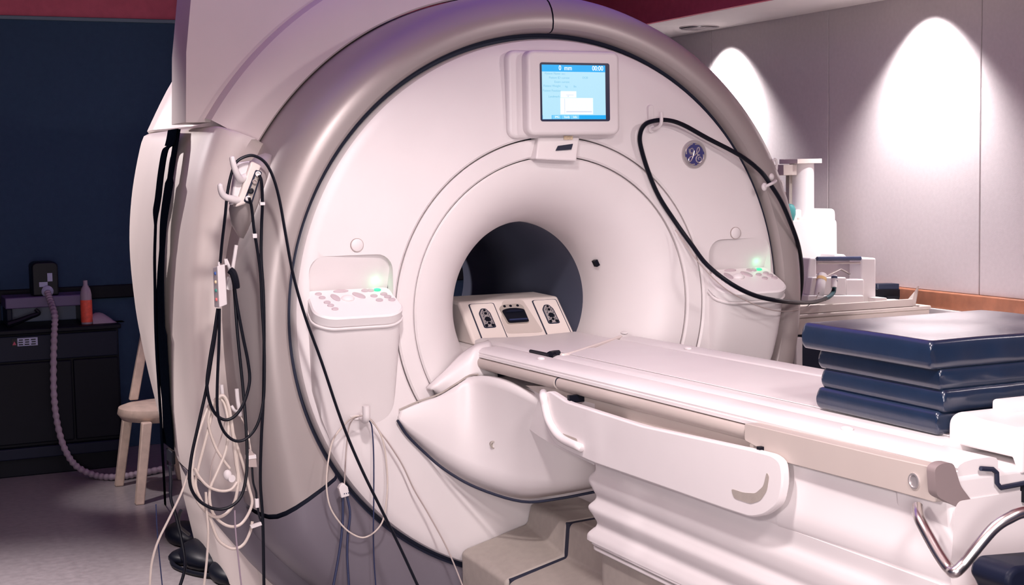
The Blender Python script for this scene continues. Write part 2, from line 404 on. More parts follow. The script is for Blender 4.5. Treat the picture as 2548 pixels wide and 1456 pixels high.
# left and right lower side covers
for sgn in (-1, 1):
    b = MB(); rs = []
    zz = [.500, .508]+[.53+.04*k_ for k_ in range(30)]+[1.715, 1.740, 1.748]
    for i, z in enumerate(zz):
        dz = -.012 if i in (0, len(zz)-1) else 0
        # front top edge rises toward the front: handled by shear
        sc_ = sect(z, (.004 if sgn < 0 else -.17)+dz, yf=.315, yb=1.50, xi=.935 if z > 1.62 else 1.0)
        rs.append([((sgn*-1)*x if sgn > 0 else x, y, z-max(0, min(1, (z-1.5)/.24))*max(0, x+1.10)*.42) for x, y in sc_])
    b.loft(rs); b.build('side_cover', M['cream'], mri, smooth=40)
# base covers below the side covers
for sgn in (-1, 1):
    b = MB(); rs = []
    for i, z in enumerate((.05, .10, .18, .25, .33, .40, .46, .485, .491)):
        dz = -.012 if i == 8 else 0
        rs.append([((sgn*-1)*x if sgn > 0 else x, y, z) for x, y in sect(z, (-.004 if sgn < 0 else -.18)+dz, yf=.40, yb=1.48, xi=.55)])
    b.loft(rs); b.build('base_cover', M['satin_shade'], mri, smooth=40)
MB().prism(rpoly([(-.7, .45), (.7, .45), (.7, 1.45), (-.7, 1.45)], .1), 'z', 0.0, .09).build('plinth', M['gap'], mri)
# rear upper side bulges
for sgn in (-1, 1):
    b = MB(); rs = []
    for i, z in enumerate((1.752, 1.760, 1.80, 1.84, 1.88, 1.92, 1.96, 2.0, 2.05, 2.1, 2.15, 2.2)):
        dz = -.01 if i == 0 else 0
        rs.append([((sgn*-1)*x if sgn > 0 else x, y, z) for x, y in sect(z, (.0 if sgn < 0 else -.2)+dz, yf=.75, yb=1.5, xi=.3, chamf=.1)])
    b.loft(rs); b.build('rear_cover', M['cream'], mri, smooth=40)
# upper left shoulder cover: a flat column with an arc band round the ring
sh = [(-1.185, 1.762), (-1.175, 2.0), (-1.150, 2.2), (-1.12, 2.44), (.0, 2.44)]
arc = [(1.29*math.cos(a), Z0+1.29*math.sin(a)) for a in [math.radians(90+k*58.5/24) for k in range(25)]]
arc = [p for p in arc if p[1] > 1.762]
b = MB(); b.prism(sh+arc+[(arc[-1][0], 1.762)], 'y', .425, .66); b.build('shoulder_cover', M['cream'], mri, bevel=.03, seg=4)
bp = [(1.128, .42), (1.128, .345), (1.134, .338), (1.20, .338), (1.27, .352), (1.30, .37), (1.312, .40), (1.312, .46)]
b = MB(); b.lathe(bp, A_top, math.radians(148.6), 48)
b.build('arc_cover', M['cream'], mri, smooth=35)

# ---- display
dsp = MB(); dsp.prism(rrect(.41, .30, .03, cx=.02, cy=1.838), 'y', -.04, .0)
dh = dsp.build('display_housing', M['white'], mri, bevel=.012)
PD = -.085
c0 = aty(1310, 122, PD); c1 = aty(1545, 337, PD)
cx, cz = (c0.x+c1.x)/2, (c0.z+c1.z)/2
mon = MB(); mon.prism(rrect(abs(c1.x-c0.x)*.99, abs(c0.z-c1.z)*.985, .028, cx=cx, cy=cz), 'y', PD, -.03)
mon = mon.build('display', M['white'], mri, bevel=.012, seg=4)
s0 = aty(1343, 152, PD-.001); s1 = aty(1518, 306, PD-.001)
sx0, sx1, sz0, sz1 = s0.x, s1.x, s1.z+.006, s0.z-.004
def panel(name, u0, v0, u1, v1, y, material, parent, th=.0006, r=0):   # rectangle in screen fractions, v up
    x0, x1 = sx0+(sx1-sx0)*u0, sx0+(sx1-sx0)*u1; z0, z1 = sz0+(sz1-sz0)*v0, sz0+(sz1-sz0)*v1
    b = MB(); b.box(((x0+x1)/2, y-th/2, (z0+z1)/2), (abs(x1-x0), th, abs(z1-z0))); return b.build(name, material, parent, smooth=0)
b = MB(); b.prism(rrect(sx1-sx0, sz1-sz0, .008, cx=(sx0+sx1)/2, cy=(sz0+sz1)/2), 'y', PD-.0015, PD+.002); b.build('screen_bezel', M['bezel'], mon)
E0 = PD-.0018
panel('screen', .025, .035, .935, .96, E0, M['scr'], mon)
panel('header_bar', .025, .845, .935, .962, E0-.0006, M['scrb'], mon)
panel('footer_bar', .025, .035, .935, .105, E0-.0006, M['scrb'], mon)
for k in range(4): panel('footer_tab', .028+.131*k, .038, .152+.131*k, .108, E0-.0012, M['scrl'] if k else M['scr'], mon)
panel('position_window', .285, .405, .51, .515, E0-.0006, M['scrw'], mon)
panel('landmark_window', .28, .12, .75, .40, E0-.0006, M['scrw'], mon)
panel('landmark_window_bar', .36, .155, .73, .173, E0-.0012, M['scrm'], mon)
panel('landmark_window_bar', .338, .13, .343, .39, E0-.0012, M['scrm'], mon)
panel('position_mark', .36, .445, .47, .452, E0-.0012, M['scrm'], mon)
panel('position_mark', .385, .42, .40, .436, E0-.0012, M['scrm'], mon)
RX = Matrix.Rotation(PI/2, 4, 'X')
def stext(body, u, v, size, material, align='LEFT', sx=1.0):
    x = sx0+(sx1-sx0)*u; z = sz0+(sz1-sz0)*v
    text(body, size, Matrix.Translation((x, E0-.0022, z)) @ RX @ Matrix.Diagonal((sx, 1, 1, 1)), material, mon, 'screen_lettering', align)
for d in (0, .0012):
    stext('0  mm', .26+d, .872, .023, M['scrw'], sx=.86); stext('00:00', .74+d, .872, .023, M['scrw'], sx=.86)
for t, u, v in (('Patient Name', .285, .795), ('Patient ID', .285, .725), ('Exam', .285, .655), ('Patient Weight', .285, .585), ('Patient Position', .285, .505), ('Landmark', .27, .405)):
    stext(t, u, v, .0108, M['scrt'], 'RIGHT')
for t, u, v in (('acc:', .30, .795), ('current', .30, .725), ('current', .30, .655), ('DOB', .60, .73), ('kg', .35, .58), ('lbs', .47, .58)): stext(t, u, v, .0100, M['scrt'])
for k, t in ((1, 'IMG'), (2, 'Study'), (3, 'Info')): stext(t, .065+.131*k, .058, .010, M['scrw'])

# ---- latch housing under the display
q = [aty(1337, 340, -.03), aty(1440, 340, -.03), aty(1432, 402, -.05), aty(1330, 396, -.05)]
b = MB(); b.hexa([Vector((v.x, .02, v.z)) for v in q]+[v+Vector((0, -.01, 0)) for v in q]); lh = b.build('latch_housing', M['white'], mri, bevel=.006)
q = [aty(1388, 363, -.0475), aty(1424, 358, -.0465), aty(1420, 372, -.051), aty(1382, 375, -.0515)]
b = MB(); b.hexa([v+Vector((0, .004, 0)) for v in q]+[v+Vector((0, -.006, 0)) for v in q]); b.build('latch_slot', M['gap'], lh)
q = aty(1414, 343, -.044); MB().box(q, (.034, .004, .013)).build('sticker', M['sticker'], lh)

# ---- round caps
for px, py in ((889, 610), (1831, 580)):
    p = aty(px, py, -.018)
    b = MB(); b.lathe_axis([(.0205, -.01), (.0205, .004), (.018, .006), (.001, .0065)], p+Vector((0, 0.004, 0)), (0, -1, 0), 28); b.build('button_cap', M['white'], mri)
    b = MB(); b.lathe_axis([(.0225, -.004), (.0225, .003), (.0205, .003), (.0205, -.004)], p+Vector((0, 0.003, 0)), (0, -1, 0), 28); b.build('cap_groove', M['cableg'], mri)

# ---- control panels
def superhalf(cx, z, wd, d, n=20, y0=.012, e=5.0):
    pts = []
    for k in range(n+1):
        t = PI*k/n; c, s_ = math.cos(t), math.sin(t)
        pts.append((cx+wd/2*math.copysign(abs(c)**(2/e), c), y0-(d+y0)*abs(s_)**(2/e), z))
    return pts
for cx in (-.752, .776):
    b = MB()
    lim = lambda q: Vector((math.copysign(min(abs(q[0]), math.sqrt(.925**2-(q[2]-Z0)**2)), q[0]), q[1], q[2]))
    b.loft([[lim(q) for q in superhalf(cx, z, wd, d)] for z, wd, d in ((1.105, .302, .105), (1.03, .298, .088), (.95, .294, .066), (.87, .288, .044), (.78, .28, .022), (.70, .27, .004), (.66, .26, -.006))])
    pod = b.build('control_pod', M['white'], mri, smooth=40)
    # keypad: tilted rounded slab
    kt = math.radians(27)
    X = Matrix.Translation((cx, -.028, 1.150)) @ Matrix.Rotation(kt, 4, 'X')
    out = rpoly([(-.145, .078), (.145, .078), (.157, -.06), (.11, -.098), (-.11, -.098), (-.157, -.06)], [.02, .02, .03, .05, .05, .03])
    b = MB(); b.loft([[X @ Vector((u, v, -.022)) for u, v in out], [X @ Vector((u, v, .006)) for u, v in out], [X @ Vector((u*.965, v*.95, .012)) for u, v in out]])
    kp = b.build('keypad', M['key'], mri, smooth=35)
    b = MB(); b.loft([[X @ Vector((u*1.02, v*1.03-.002, -.036)) for u, v in out], [X @ Vector((u*1.03, v*1.035-.002, -.026)) for u, v in out]])
    b.build('keypad_lip', M['white'], mri, bevel=.003)
    def oval(u, v, a, c, name, material, rot=0, h=.0035):
        R2 = Matrix.Rotation(rot, 4, 'Z')
        b = MB(); b.loft([[X @ (Vector((u, v, z))+(R2 @ Vector((a*q*math.cos(t), c*q*math.sin(t), 0)))) for t in [2*PI*k/18 for k in range(18)]] for z, q in ((.010, 1), (.012+h, 1), (.0135+h, .8))])
        b.build(name, material, kp)
    for u, v in ((-.108, .052), (-.102, .028), (-.094, -.002), (-.088, -.022), (-.08, -.045)): oval(u, v, .0115, .0075, 'button', M['btn'])
    for u, v in ((.055, .058), (.075, .058), (.075, .022), (.085, -.006), (.112, .030), (.120, .012), (.128, -.008)): oval(u, v, .0125, .0085, 'button', M['btn'])
    oval(-.058, .024, .012, .022, 'button', M['btn'], .35); oval(.025, .030, .012, .024, 'button', M['btn'], .8)
    oval(-.028, .062, .026, .007, 'button', M['btn'])
    oval(.098, .058, .0135, .008, 'green_button', M['green'])
    b = MB(); b.sphere(X @ Vector((-.018, .018, .010)), .024, (1, 1, .55)); b.build('trackball', M['key'], kp)
    l = bpy.data.lights.new('keypad_lamp', 'POINT'); l.energy = .016; l.color = (.15, 1.0, .5); l.shadow_soft_size = .01
    o = bpy.data.objects.new('keypad_lamp', l); COL.objects.link(o); o.location = X @ Vector((.098, .072, .035))

# ---- emblem
p = aty(1727, 384, -.018); er = .051
em = MB(); em.lathe_axis([(er, -.004), (er, .003), (er*.97, .005), (er*.90, .005), (er*.89, .004), (.001, .004)], p, (0, -1, 0), 40)
em = em.build('emblem', M['silver'], mri)
MB().cyl(p+Vector((0, -.0045, 0)), (0, 1, 0), er*.80, .001, 40).build('emblem_disc', M['logo'], em)
def est(pts, r=.0022, closed=False, n=6):
    P = [p+Vector((u*er, -.0055, v*er)) for u, v in pts]
    MB().tube(P, r, n, 5).build('emblem_letter', M['silver'], em)
est([(-.08, .22), (-.20, .42), (-.36, .36), (-.36, .14), (-.20, .10), (-.06, .26), (-.10, .02), (-.22, -.30), (-.42, -.52), (-.52, -.38), (-.40, -.20), (-.12, -.10), (.06, .0), (.2, .12)])
est([(-.48, .40), (-.46, .16), (-.32, .0), (-.14, .06)], .0018)
est([(.06, .06), (.24, .12), (.38, .30), (.34, .48), (.22, .42), (.16, .18), (.24, -.02), (.42, -.06)])
est([(.38, -.04), (.16, -.16), (.10, -.40), (.26, -.58), (.50, -.52), (.54, -.30), (.40, -.20), (.28, -.30), (.34, -.40)])
for k in range(4):
    a = PI/2*k+.25
    est([(.78*math.cos(a+t)*(1-.25*max(0, t-.9)), .78*math.sin(a+t)*(1-.25*max(0, t-.9))) for t in (0, .3, .6, .9, 1.15, 1.3)], .0026)

# ---- cable hooks on the front cover
def plate_hook(px, py, plate_h, plate_w, y=-.02, down=0):
    p = aty(px, py, y)
    b = MB(); b.prism(rrect(plate_w, plate_h, plate_w*.49, cx=p.x, cy=p.z), 'y', y-.006, y+.012); h = b.build('hook_plate', M['white'], mri, bevel=.002)
    return p, h
p, h = plate_hook(1619, 296, .10, .022)
MB().tube([p+Vector((.004, -.004, -.035)), p+Vector((.006, -.03, -.034)), p+Vector((.012, -.052, -.018)), p+Vector((.012, -.054, .022))], .0065, 8).build('hook', M['white'], h)
p, h = plate_hook(888, 1008, .10, .066, y=-.016)
MB().tube([p+Vector((.016, -.004, -.040)), p+Vector((.010, -.045, -.044)), p+Vector((.008, -.068, -.034)), p+Vector((.008, -.070, .006))], .0125, 12).build('hook', M['white'], h)
HOOK2 = p
# right ring clip and loops
b = MB(); a0 = aty(1903, 465, -.06); a1 = aty(1930, 450, -.01); b.tube([a0, (a0+a1)/2+Vector((0, -.02, .004)), a1], .006, 8); b.sphere(aty(1902, 465, -.05), .012, (1, .8, 1.3)); b.sphere(aty(1918, 440, -.0), .014, (1, .8, 1))
b.build('cable_clip', M['white'], mri)
for px, py in ((1928, 412), (1943, 466)):
    p = aty(px, py, .03); b = MB()
    b.tube([p+Vector((.009*math.cos(t), 0, .024*math.sin(t))) for t in [2*PI*k/12 for k in range(13)]], .005, 6, 3); b.build('ring_loop', M['white'], mri)

# ---- dock cover below the bore and the shoulder to the table
UPc = [(995, 1024, -.036), (1040, 1004, -.05), (1093, 985, -.075), (1140, 957, -.10), (1180, 936, -.12), (1250, 950, -.30), (1350, 1000, -.48), (1490, 1070, -.56)]
LOc = [(990, 1042, -.036), (1015, 1078, -.045), (1060, 1122, -.06), (1120, 1172, -.10), (1200, 1216, -.17), (1310, 1249, -.29), (1400, 1242, -.37), (1500, 1223, -.42)]
Uv = catmull([aty(*p) for p in UPc], 5); Lv = catmull([aty(*p) for p in LOc], 5)
rows = []
for k in range(15):
    t = k/14; row = []
    for i, (a, c) in enumerate(zip(Uv, Lv)):
        s_ = i/(len(Uv)-1)
        q = a.lerp(c, t); q = q+Vector((0, -.012*math.sin(PI*t)**.8*math.sin(PI*min(1, s_*1.1))**.8, 0))
        if t > .88: q = q+Vector((0, .06*(t-.88)/.12*min(1, s_*3), 0))
        row.append(q)
    rows.append(row)
MB().grid(rows).build('dock_cover', M['white'], mri, smooth=50, solid=.02)
MB().tube([Vector((q.x, q.y+.03*min(1, 3*i/len(Lv))+.004, q.z-.006)) for i, q in enumerate(Lv)], .0048, 8, smooth=False).build('dock_seam', M['gap'], mri)
MB().tube([Vector((q.x, q.y+.006, q.z+.004)) for q in Uv[:22]], .0032, 8, smooth=False).build('dock_seam', M['step'], mri)
def proj(v):
    d = v-CAM; return (1274+F*d.dot(rt)/d.dot(fwd), 728-F*d.dot(up)/d.dot(fwd))
q = min((v for r_ in rows for v in r_), key=lambda v: (proj(v)[0]-1224)**2+(proj(v)[1]-1098)**2)
MB().lathe_axis([(.013, -.02), (.013, .001), (.010, .002), (.009, -.004), (.001, -.004)], q, (-.25, -1, -.1), 20).build('screw_recess', M['step'], mri)
# shoulder
TU = [(1060, 964, -.028), (1105, 922, -.03), (1145, 882, -.02), (1180, 858, .02), (1215, 846, .08)]
TM = [(1075, 968, -.06), (1120, 930, -.065), (1160, 895, -.075), (1186, 868, -.07), (1225, 860, -.03)]
TL = [(1096, 986, -.05), (1128, 962, -.075), (1160, 942, -.095), (1192, 934, -.10), (1240, 945, -.10)]
rows = [catmull([aty(*p) for p in L], 4) for L in (TU, TM, TL)]
rows = [list(r) for r in zip(*[catmull(list(c), 6) for c in zip(*rows)])]
MB().grid(rows).build('table_shoulder', M['white'], mri, smooth=60, solid=.015)
# grey moulded steps at the foot of the scanner
def steps(y0, P0, y1, P1, name, parent):      # P: outer x,z / inner x,z / riser top x,z
    b = MB(); rs = []
    for y, (ox, oz, ix, iz, tx, tz) in ((y0, P0), (y1, P1)):
        pr = rpoly([(ox-.012, .03), (ox-.012, oz-.012), (ox+.006, oz), (ix, iz), (tx, tz), (.06, tz+.008), (.06, .03)], [0, .012, .012, .012, .02, 0, 0], 4)
        rs.append([(x, y, z) for x, z in pr])
    b.loft(rs); return b.build(name, M['step'], parent, bevel=.010, seg=3)
ST0 = (-.378, .282, -.139, .342, -.122, .412); ST1 = (-.345, .247, -.142, .296, -.132, .410)
steps(-.03, ST0, -.325, ST1, 'dock_step', mri)
MB().prism([(-.343, .03), (-.343, .2435), (-.139, .2925), (-.129, .4065), (.05, .414), (.05, .03)], 'y', -.3465, -.318).build('step_gasket', M['gap'], mri)

# ================================================================== PATIENT TABLE
tab = thing('patient_table', 'long white wheeled patient table docked to the scanner bore', 'table', (0, -1.2, 0))
ZT = .970
def zt(y): return ZT-.0065*(y+.1)             # the top rises very slightly towards the foot
def run(profile, y0, y1, name, material, parent=tab, n=2, **kw):   # profile (x, dz) swept along y, following the slope of the top
    b = MB(); rs = []
    for k in range(n):
        y = y0+(y1-y0)*k/(n-1); xo = .012*(-y-.4)*1.2
        rs.append([(x+xo, y, zt(y)+dz) for x, dz in profile])
    b.loft(rs); return b.build(name, material, parent, **kw)
# cradle board
run(rpoly([(-.215, -.030), (-.215, .004), (-.19, .010), (0, .004), (.19, .010), (.215, .004), (.215, -.030)], .006, 3), .20, -2.20, 'cradle', M['white'], n=8)
run([(-.15, .0095), (.15, .0095), (.15, .012), (-.15, .012)], -.30, -2.15, 'cradle_mat', M['white'], bevel=.001)
# edge rails either side
for sg in (-1, 1):
    pr = [(sg*.221, -.035), (sg*.221, .0), (sg*.226, .007), (sg*.240, .010), (sg*.285, .010), (sg*.308, .007), (sg*.320, .002), (sg*.325, -.004), (sg*.3235, -.010), (sg*.3275, -.011), (sg*.3275, -.020), (sg*.30, -.024)]
    if sg > 0: pr = pr[::-1]
    run(pr, -.06, -2.368, 'edge_rail', M['white'], smooth=40)
    # side band in lengths with dark joints
    def bprof(lo): 
        q_ = rpoly([(sg*.30, -.022), (sg*.331, -.024), (sg*.337, -.036), (sg*.335, lo+.012), (sg*.322, lo), (sg*.30, lo)], [.0, .006, .01, .012, .006, 0], 4)
        return q_[::-1] if sg > 0 else q_
    for y0, y1 in ((-.065, -.652), (-.668, -1.655), (-1.672, -1.90)):
        run(bprof(-.062), y0, y1, 'side_band', M['band'], smooth=40)
    run([(x*.985, z) for x, z in bprof(-.060)], -.07, -2.2, 'band_joint', M['gap'], smooth=40)
# fixed bridge under the cradle reaching into the bore
run([(-.25, -.06), (-.235, -.022), (.235, -.022), (.25, -.06)], .42, -.07, 'bridge', M['white'])
# coil connector block inside the bore
bb = [aty(1180, 850, .24), aty(1432, 832, .24)]; tt = [aty(1140, 752, .40), aty(1387, 736, .40)]
bb[0].z = bb[1].z = .955; tt[0].z = tt[1].z = (tt[0].z+tt[1].z)/2
wbk = bb[1].x-bb[0].x; cxb = (bb[0].x+bb[1].x)/2; cxt = (tt[0].x+tt[1].x)/2
bx0, bx1 = -.205, .215; tx0, tx1 = -.205, .21; BZ, TZ = .944, tt[0].z
def blk(u, v, out=0.0):   # point on the sloping face, u 0..1 across, v 0..1 up
    nrm = Vector((0, -(TZ-BZ), .15)).normalized()
    a = Vector((bx0+(bx1-bx0)*u, .245, BZ)); c = Vector((tx0+(tx1-tx0)*u, .395, TZ))
    return a.lerp(c, v)+nrm*out
b = MB(); b.hexa([Vector((bx0, .245, BZ)), Vector((bx1, .245, BZ)), Vector((bx1, .62, BZ)), Vector((bx0, .62, BZ)), blk(0, 1), blk(1, 1), Vector((tx1, .60, TZ+.004)), Vector((tx0, .60, TZ+.004))])
cb = b.build('connector_block', M['cream'], tab, bevel=.012)
def facepoly(pts, name, material, parent, o0, o1, bevel=0):
    b = MB(); b.loft([[blk(u, v, o0) for u, v in pts], [blk(u, v, o1) for u, v in pts]]); return b.build(name, material, parent, bevel=bevel, smooth=30)
for u0, u1 in ((.085, .335), (.715, .965)):
    facepoly(rpoly([(u0, .07), (u1, .07), (u1, .93), (u0, .93)], .03, 3), 'plate_gap', M['gap'], cb, -.004, .0022)
    facepoly(rpoly([(u0+.010, .085), (u1-.010, .085), (u1-.010, .915), (u0+.010, .915)], .03, 3), 'connector_plate', M['cream'], cb, -.004, .004)
    uc = (u0+u1)/2
    facepoly(rpoly([(uc-.062, .36), (uc+.055, .36), (uc+.050, .70), (uc+.02, .80), (uc-.025, .80), (uc-.062, .70)], .03, 3), 'socket_rim', M['gap'], cb, .0, .0055)
    facepoly(rpoly([(uc-.052, .38), (uc+.045, .38), (uc+.040, .69), (uc+.015, .78), (uc-.02, .78), (uc-.052, .69)], .025, 3), 'socket', M['silver'], cb, .0, .0065)
    for dv, rr in ((.55, .0115), (.68, .006), (.46, .006), (.75, .005)):
        c_ = blk(uc, dv, .007); MB().cyl(c_, blk(uc, dv, .02)-blk(uc, dv), rr, .002, 12).build('socket_hole', M['black'], cb)
    for du in (-.035, .028):
        c_ = blk(uc+du, .41, .007); MB().cyl(c_, blk(uc, .5, .02)-blk(uc, .5), .0065, .002, 12).build('socket_hole', M['black'], cb)
    for i in range(9):
        for du in (-.03, .03):
            c_ = blk(uc+du*(1 if i % 2 else .7), .44+.034*i, .0068); MB().cyl(c_, blk(uc, .5, .02)-blk(uc, .5), .0022, .002, 6).build('socket_pin', M['gap'], cb)
facepoly(rpoly([(.345, .22), (.70, .20), (.63, .97), (.43, .97), (.345, .55)], .05, 3), 'recess_panel', M['beige'], cb, -.01, .0012)
facepoly(rpoly([(.385, .42), (.60, .42), (.605, .80), (.575, .86), (.415, .86), (.365, .80)], .04, 4), 'port_rim', M['step'], cb, 0, .006)
facepoly(rpoly([(.395, .43), (.595, .43), (.595, .72), (.52, .755), (.44, .755), (.375, .72)], .03, 4), 'port', M['black'], cb, 0, .0095)
facepoly(rpoly([(.405, .47), (.585, .47), (.585, .50), (.405, .50)], .01, 2), 'port_bar', M['cableb'], cb, .006, .013)
facepoly(rpoly([(.40, .66), (.58, .66), (.53, .70), (.44, .70)], .01, 2), 'port_bar', M['darkg'], cb, .006, .013)
for u in (.42, .48, .55): MB().cyl(blk(u, .815, .0065), blk(u, .5, .02)-blk(u, .5), .0055, .002, 10).build('socket_hole', M['black'], cb)
# stop bar, latch strap and corner studs on the cradle
def topz(px, py, dz=.012):
    p = atz(px, py, ZT+dz); return atz(px, py, zt(p.y)+dz)
b = MB(); b.tube([topz(1320, 874), topz(1345, 879), topz(1368, 884)], .006, 8); b.tube([topz(1368, 884), topz(1378, 882), topz(1392, 881)], .013, 8)
b.build('release_lever', M['black'], tab)
q = [topz(1395, 884, .010), topz(1420, 880, .010), topz(1512, 850, .010), topz(1545, 838, .010)]
b = MB(); b.tube(q, .006, 8); b.build('cradle_seam', M['cream'], tab)
for px, py in ((1346, 892), (2108, 1067), (1553, 829), (1712, 867)):
    p = topz(px, py, .012); b = MB(); b.sphere(p, .012, (1, 1.5, .5)); b.build('rail_stud', M['white'], tab)
# lower housing under the side band: long light sill with a soft outward swell
hp = rpoly([(-.20, -.088), (-.325, -.090), (-.336, -.110), (-.341, -.16), (-.347, -.20), (-.342, -.235), (-.32, -.25), (.32, -.25), (.342, -.235), (.347, -.20), (.341, -.16), (.336, -.110), (.325, -.090), (.20, -.088)], .02, 3)
run([(x, z-.006) for x, z in hp], -1.05, -2.37, 'lower_housing', M['white'], smooth=45, n=3)
run(rpoly([(-.20, -.066), (-.328, -.068), (-.338, -.085), (-.343, -.16), (-.349, -.205), (-.343, -.242), (-.32, -.257), (.32, -.257), (.343, -.242), (.349, -.205), (.343, -.16), (.338, -.085), (.328, -.068), (.20, -.066)], .02, 3), -1.80, -2.375, 'foot_fairing', M['white'], smooth=45, n=2)
ap = [atx(px, py, -.338) for px, py in ((1852, 1053), (2200, 1136), (2322, 1163), (2330, 1252), (2200, 1216), (1950, 1150), (1900, 1122), (1852, 1096))]
MB().prism(rpoly([(v.y, v.z) for v in ap], .008, 3), 'x', -.338, -.30).build('side_apron', M['band'], tab, bevel=.004)
# underside rib that curves back to the dock
b = MB(); pr = []
for px, py, x in ((1192, 945, -.25), (1290, 962, -.28), (1360, 975, -.30), (1480, 1005, -.30)): pr.append(atx(px, py, x))
lo = [atx(px, py, x) for px, py, x in ((1194, 952, -.25), (1255, 1010, -.27), (1340, 1085, -.29), (1480, 1158, -.30))]
pr = catmull(pr, 5); lo = catmull(lo, 5)
b.loft([pr, lo, [v+Vector((.12, .03, .0)) for v in lo], [v+Vector((.12, .03, 0)) for v in pr]], closed=False, cap=False, wrap=True)
b.build('underside_rib', M['white'], tab, smooth=40)
# folding side rail board with its handle openings
zr = lambda y: zt(y)
prof = [(-.575, .86), (-.57, .885), (-.545, .895), (-.50+.0, .89)]
def sp(px, py): p = atx(px, py, -.358); return (p.y, p.z)
out = [sp(*q) for q in ((1342, 985), (1368, 972), (1412, 1000), (1600, 1060), (1870, 1118), (1925, 1132), (1947, 1150), (1951, 1200), (1940, 1255), (1905, 1282), (1870, 1288), (1800, 1265), (1640, 1208), (1480, 1152), (1430, 1130), (1385, 1108), (1362, 1070))]
out = rpoly(out, .02, 3)
sb = MB(); sb.prism(out, 'x', -.362, -.340)
sb = sb.build('side_rail_board', M['white'], tab, bevel=.006)
def slot(pts, name='handle_recess'):
    o2 = rpoly([(atx(px, py, -.3625).y, atx(px, py, -.3625).z) for px, py in pts], .010, 3)
    b = MB(); b.prism(o2, 'x', -.3632, -.358); return b.build(name, M['step'], sb)
slot(((1398, 1078), (1436, 1092), (1438, 1108), (1410, 1098)))
slot(((1819, 1216), (1850, 1226), (1880, 1228), (1900, 1210), (1908, 1175), (1914, 1185), (1908, 1222), (1892, 1246), (1868, 1254), (1826, 1240)))
gr = [atx(px, py, -.372) for px, py in ((1352, 985), (1356, 1010), (1365, 1045), (1382, 1075), (1402, 1094), (1440, 1112))]
gr += [atx(1448, 1116, -.352), atx(1452, 1118, -.335)]; gr = [atx(1352, 978, -.335)]+gr
MB().tube(gr, .0125, 10).build('grab_handle', M['white'], sb)
for px, py in ((1418, 993), (1891, 1123)):
    p = atx(px, py, -.345); MB().box(p+Vector((.02, 0, 0)), (.05, .013, .022)).build('hinge_post', M['black'], tab)
# dark strip above the board
b = MB(); o2 = [(atx(px, py, -.31).y, atx(px, py, -.31).z) for px, py in ((1300, 960), (1400, 965), (1900, 1100), (1930, 1140), (1870, 1150), (1400, 1020))]
b.prism(o2, 'x', -.300, -.20); b.build('board_backing', M['beige'], tab)
# release knob hanging at the scanner end
kn = MB(); p = atx(1240, 992, -.29); kn.cyl(p, (-1, -.4, 0), .013, .035, 16); kn.build('release_knob', M['silver'], tab, bevel=.003)
MB().tube([atx(1203, 965, -.29), atx(1222, 980, -.30), p, atx(1258, 1022, -.30), atx(1276, 1030, -.30)], .0035, 6).build('release_cable', M['cableg'], tab)
# bellows
zs = [(.745, 0), (.712, .012), (.690, -.004), (.672, -.010), (.648, .0), (.628, .014), (.612, .002), (.592, -.012), (.570, .0), (.548, .016), (.530, .0), (.512, -.014), (.496, -.016)]
b = MB(); rs = []
for v in catmull([Vector((a, c, 0)) for a, c in zs], 4):
    z, d = v.x, v.y*1.15
    ring = []
    for x, y in rrect(.668, 1.60, .045, 6, .012, -1.645):
        e_ = min(1, max(.10, 1-(abs(y+.845))/.09)) if y > -1.2 else .10
        nx = (-1 if x < -.25 else (1 if x > .27 else 0)); ny = (1 if y > -.87 else (-1 if y < -2.42 else 0))
        ring.append((x-nx*d*e_, y-ny*d*e_*1.0, z))
    rs.append(ring)
b.loft(rs); b.build('bellows', M['white'], tab, smooth=60)
for z0, z1, dd in ((.486, .495, .010), (.470, .480, .006)):
    b = MB(); b.prism(rrect(.66+2*dd, 1.57+2*dd, .05, 5, .012, -1.635), 'z', z0, z1); b.build('bellows_flange', M['white'], tab, bevel=.003)
# pedestal below the bellows
b = MB(); b.prism(rpoly([(-.31, -.875), (.31, -.875), (.31, -2.2), (-.31, -2.2)], .05), 'z', .10, .470); b.build('pedestal', M['step'], tab, bevel=.01)
MB().prism(rpoly([(-.10, -.36), (.20, -.36), (.20, -.88), (-.10, -.88)], .02), 'z', .06, .415).build('pedestal_bridge', M['step'], tab, bevel=.01)
ts = steps(-.346, ST1, -1.9, (-.345, .247, -.142, .296, -.132, .410), 'base_step', tab)
# foot end: apron, coil port box and push handle
b = MB(); b.prism(rpoly([(-.322, .968), (.34, .968), (.34, .73), (-.30, .73)], [.02, .02, .05, .06]), 'y', -2.372, -2.2); fe = b.build('foot_end', M['white'], tab, bevel=.03, seg=4)
b = MB(); q = [aty(px, py, -2.3735) for px, py in ((2325, 1165), (2345, 1152), (2372, 1152), (2390, 1210), (2420, 1250), (2460, 1268), (2600, 1262), (2600, 1312), (2440, 1318), (2410, 1278), (2330, 1235))]
b.prism(rpoly([(v.x, v.z) for v in q], .01, 3), 'y', -2.3745, -2.35); b.build('foot_recess_shade', M['recess'], fe)  # flat plate carrying the recess's shade in its colour
b = MB(); q = aty(2274, 1197, -2.27); q = atx(2274, 1197, -.339)
b.lathe_axis([(.016, -.004), (.016, .0015), (.013, .002), (.012, -.0005), (.001, .0)], q, (-1, 0, 0), 20); b.build('pivot_cap', M['silver'], tab)
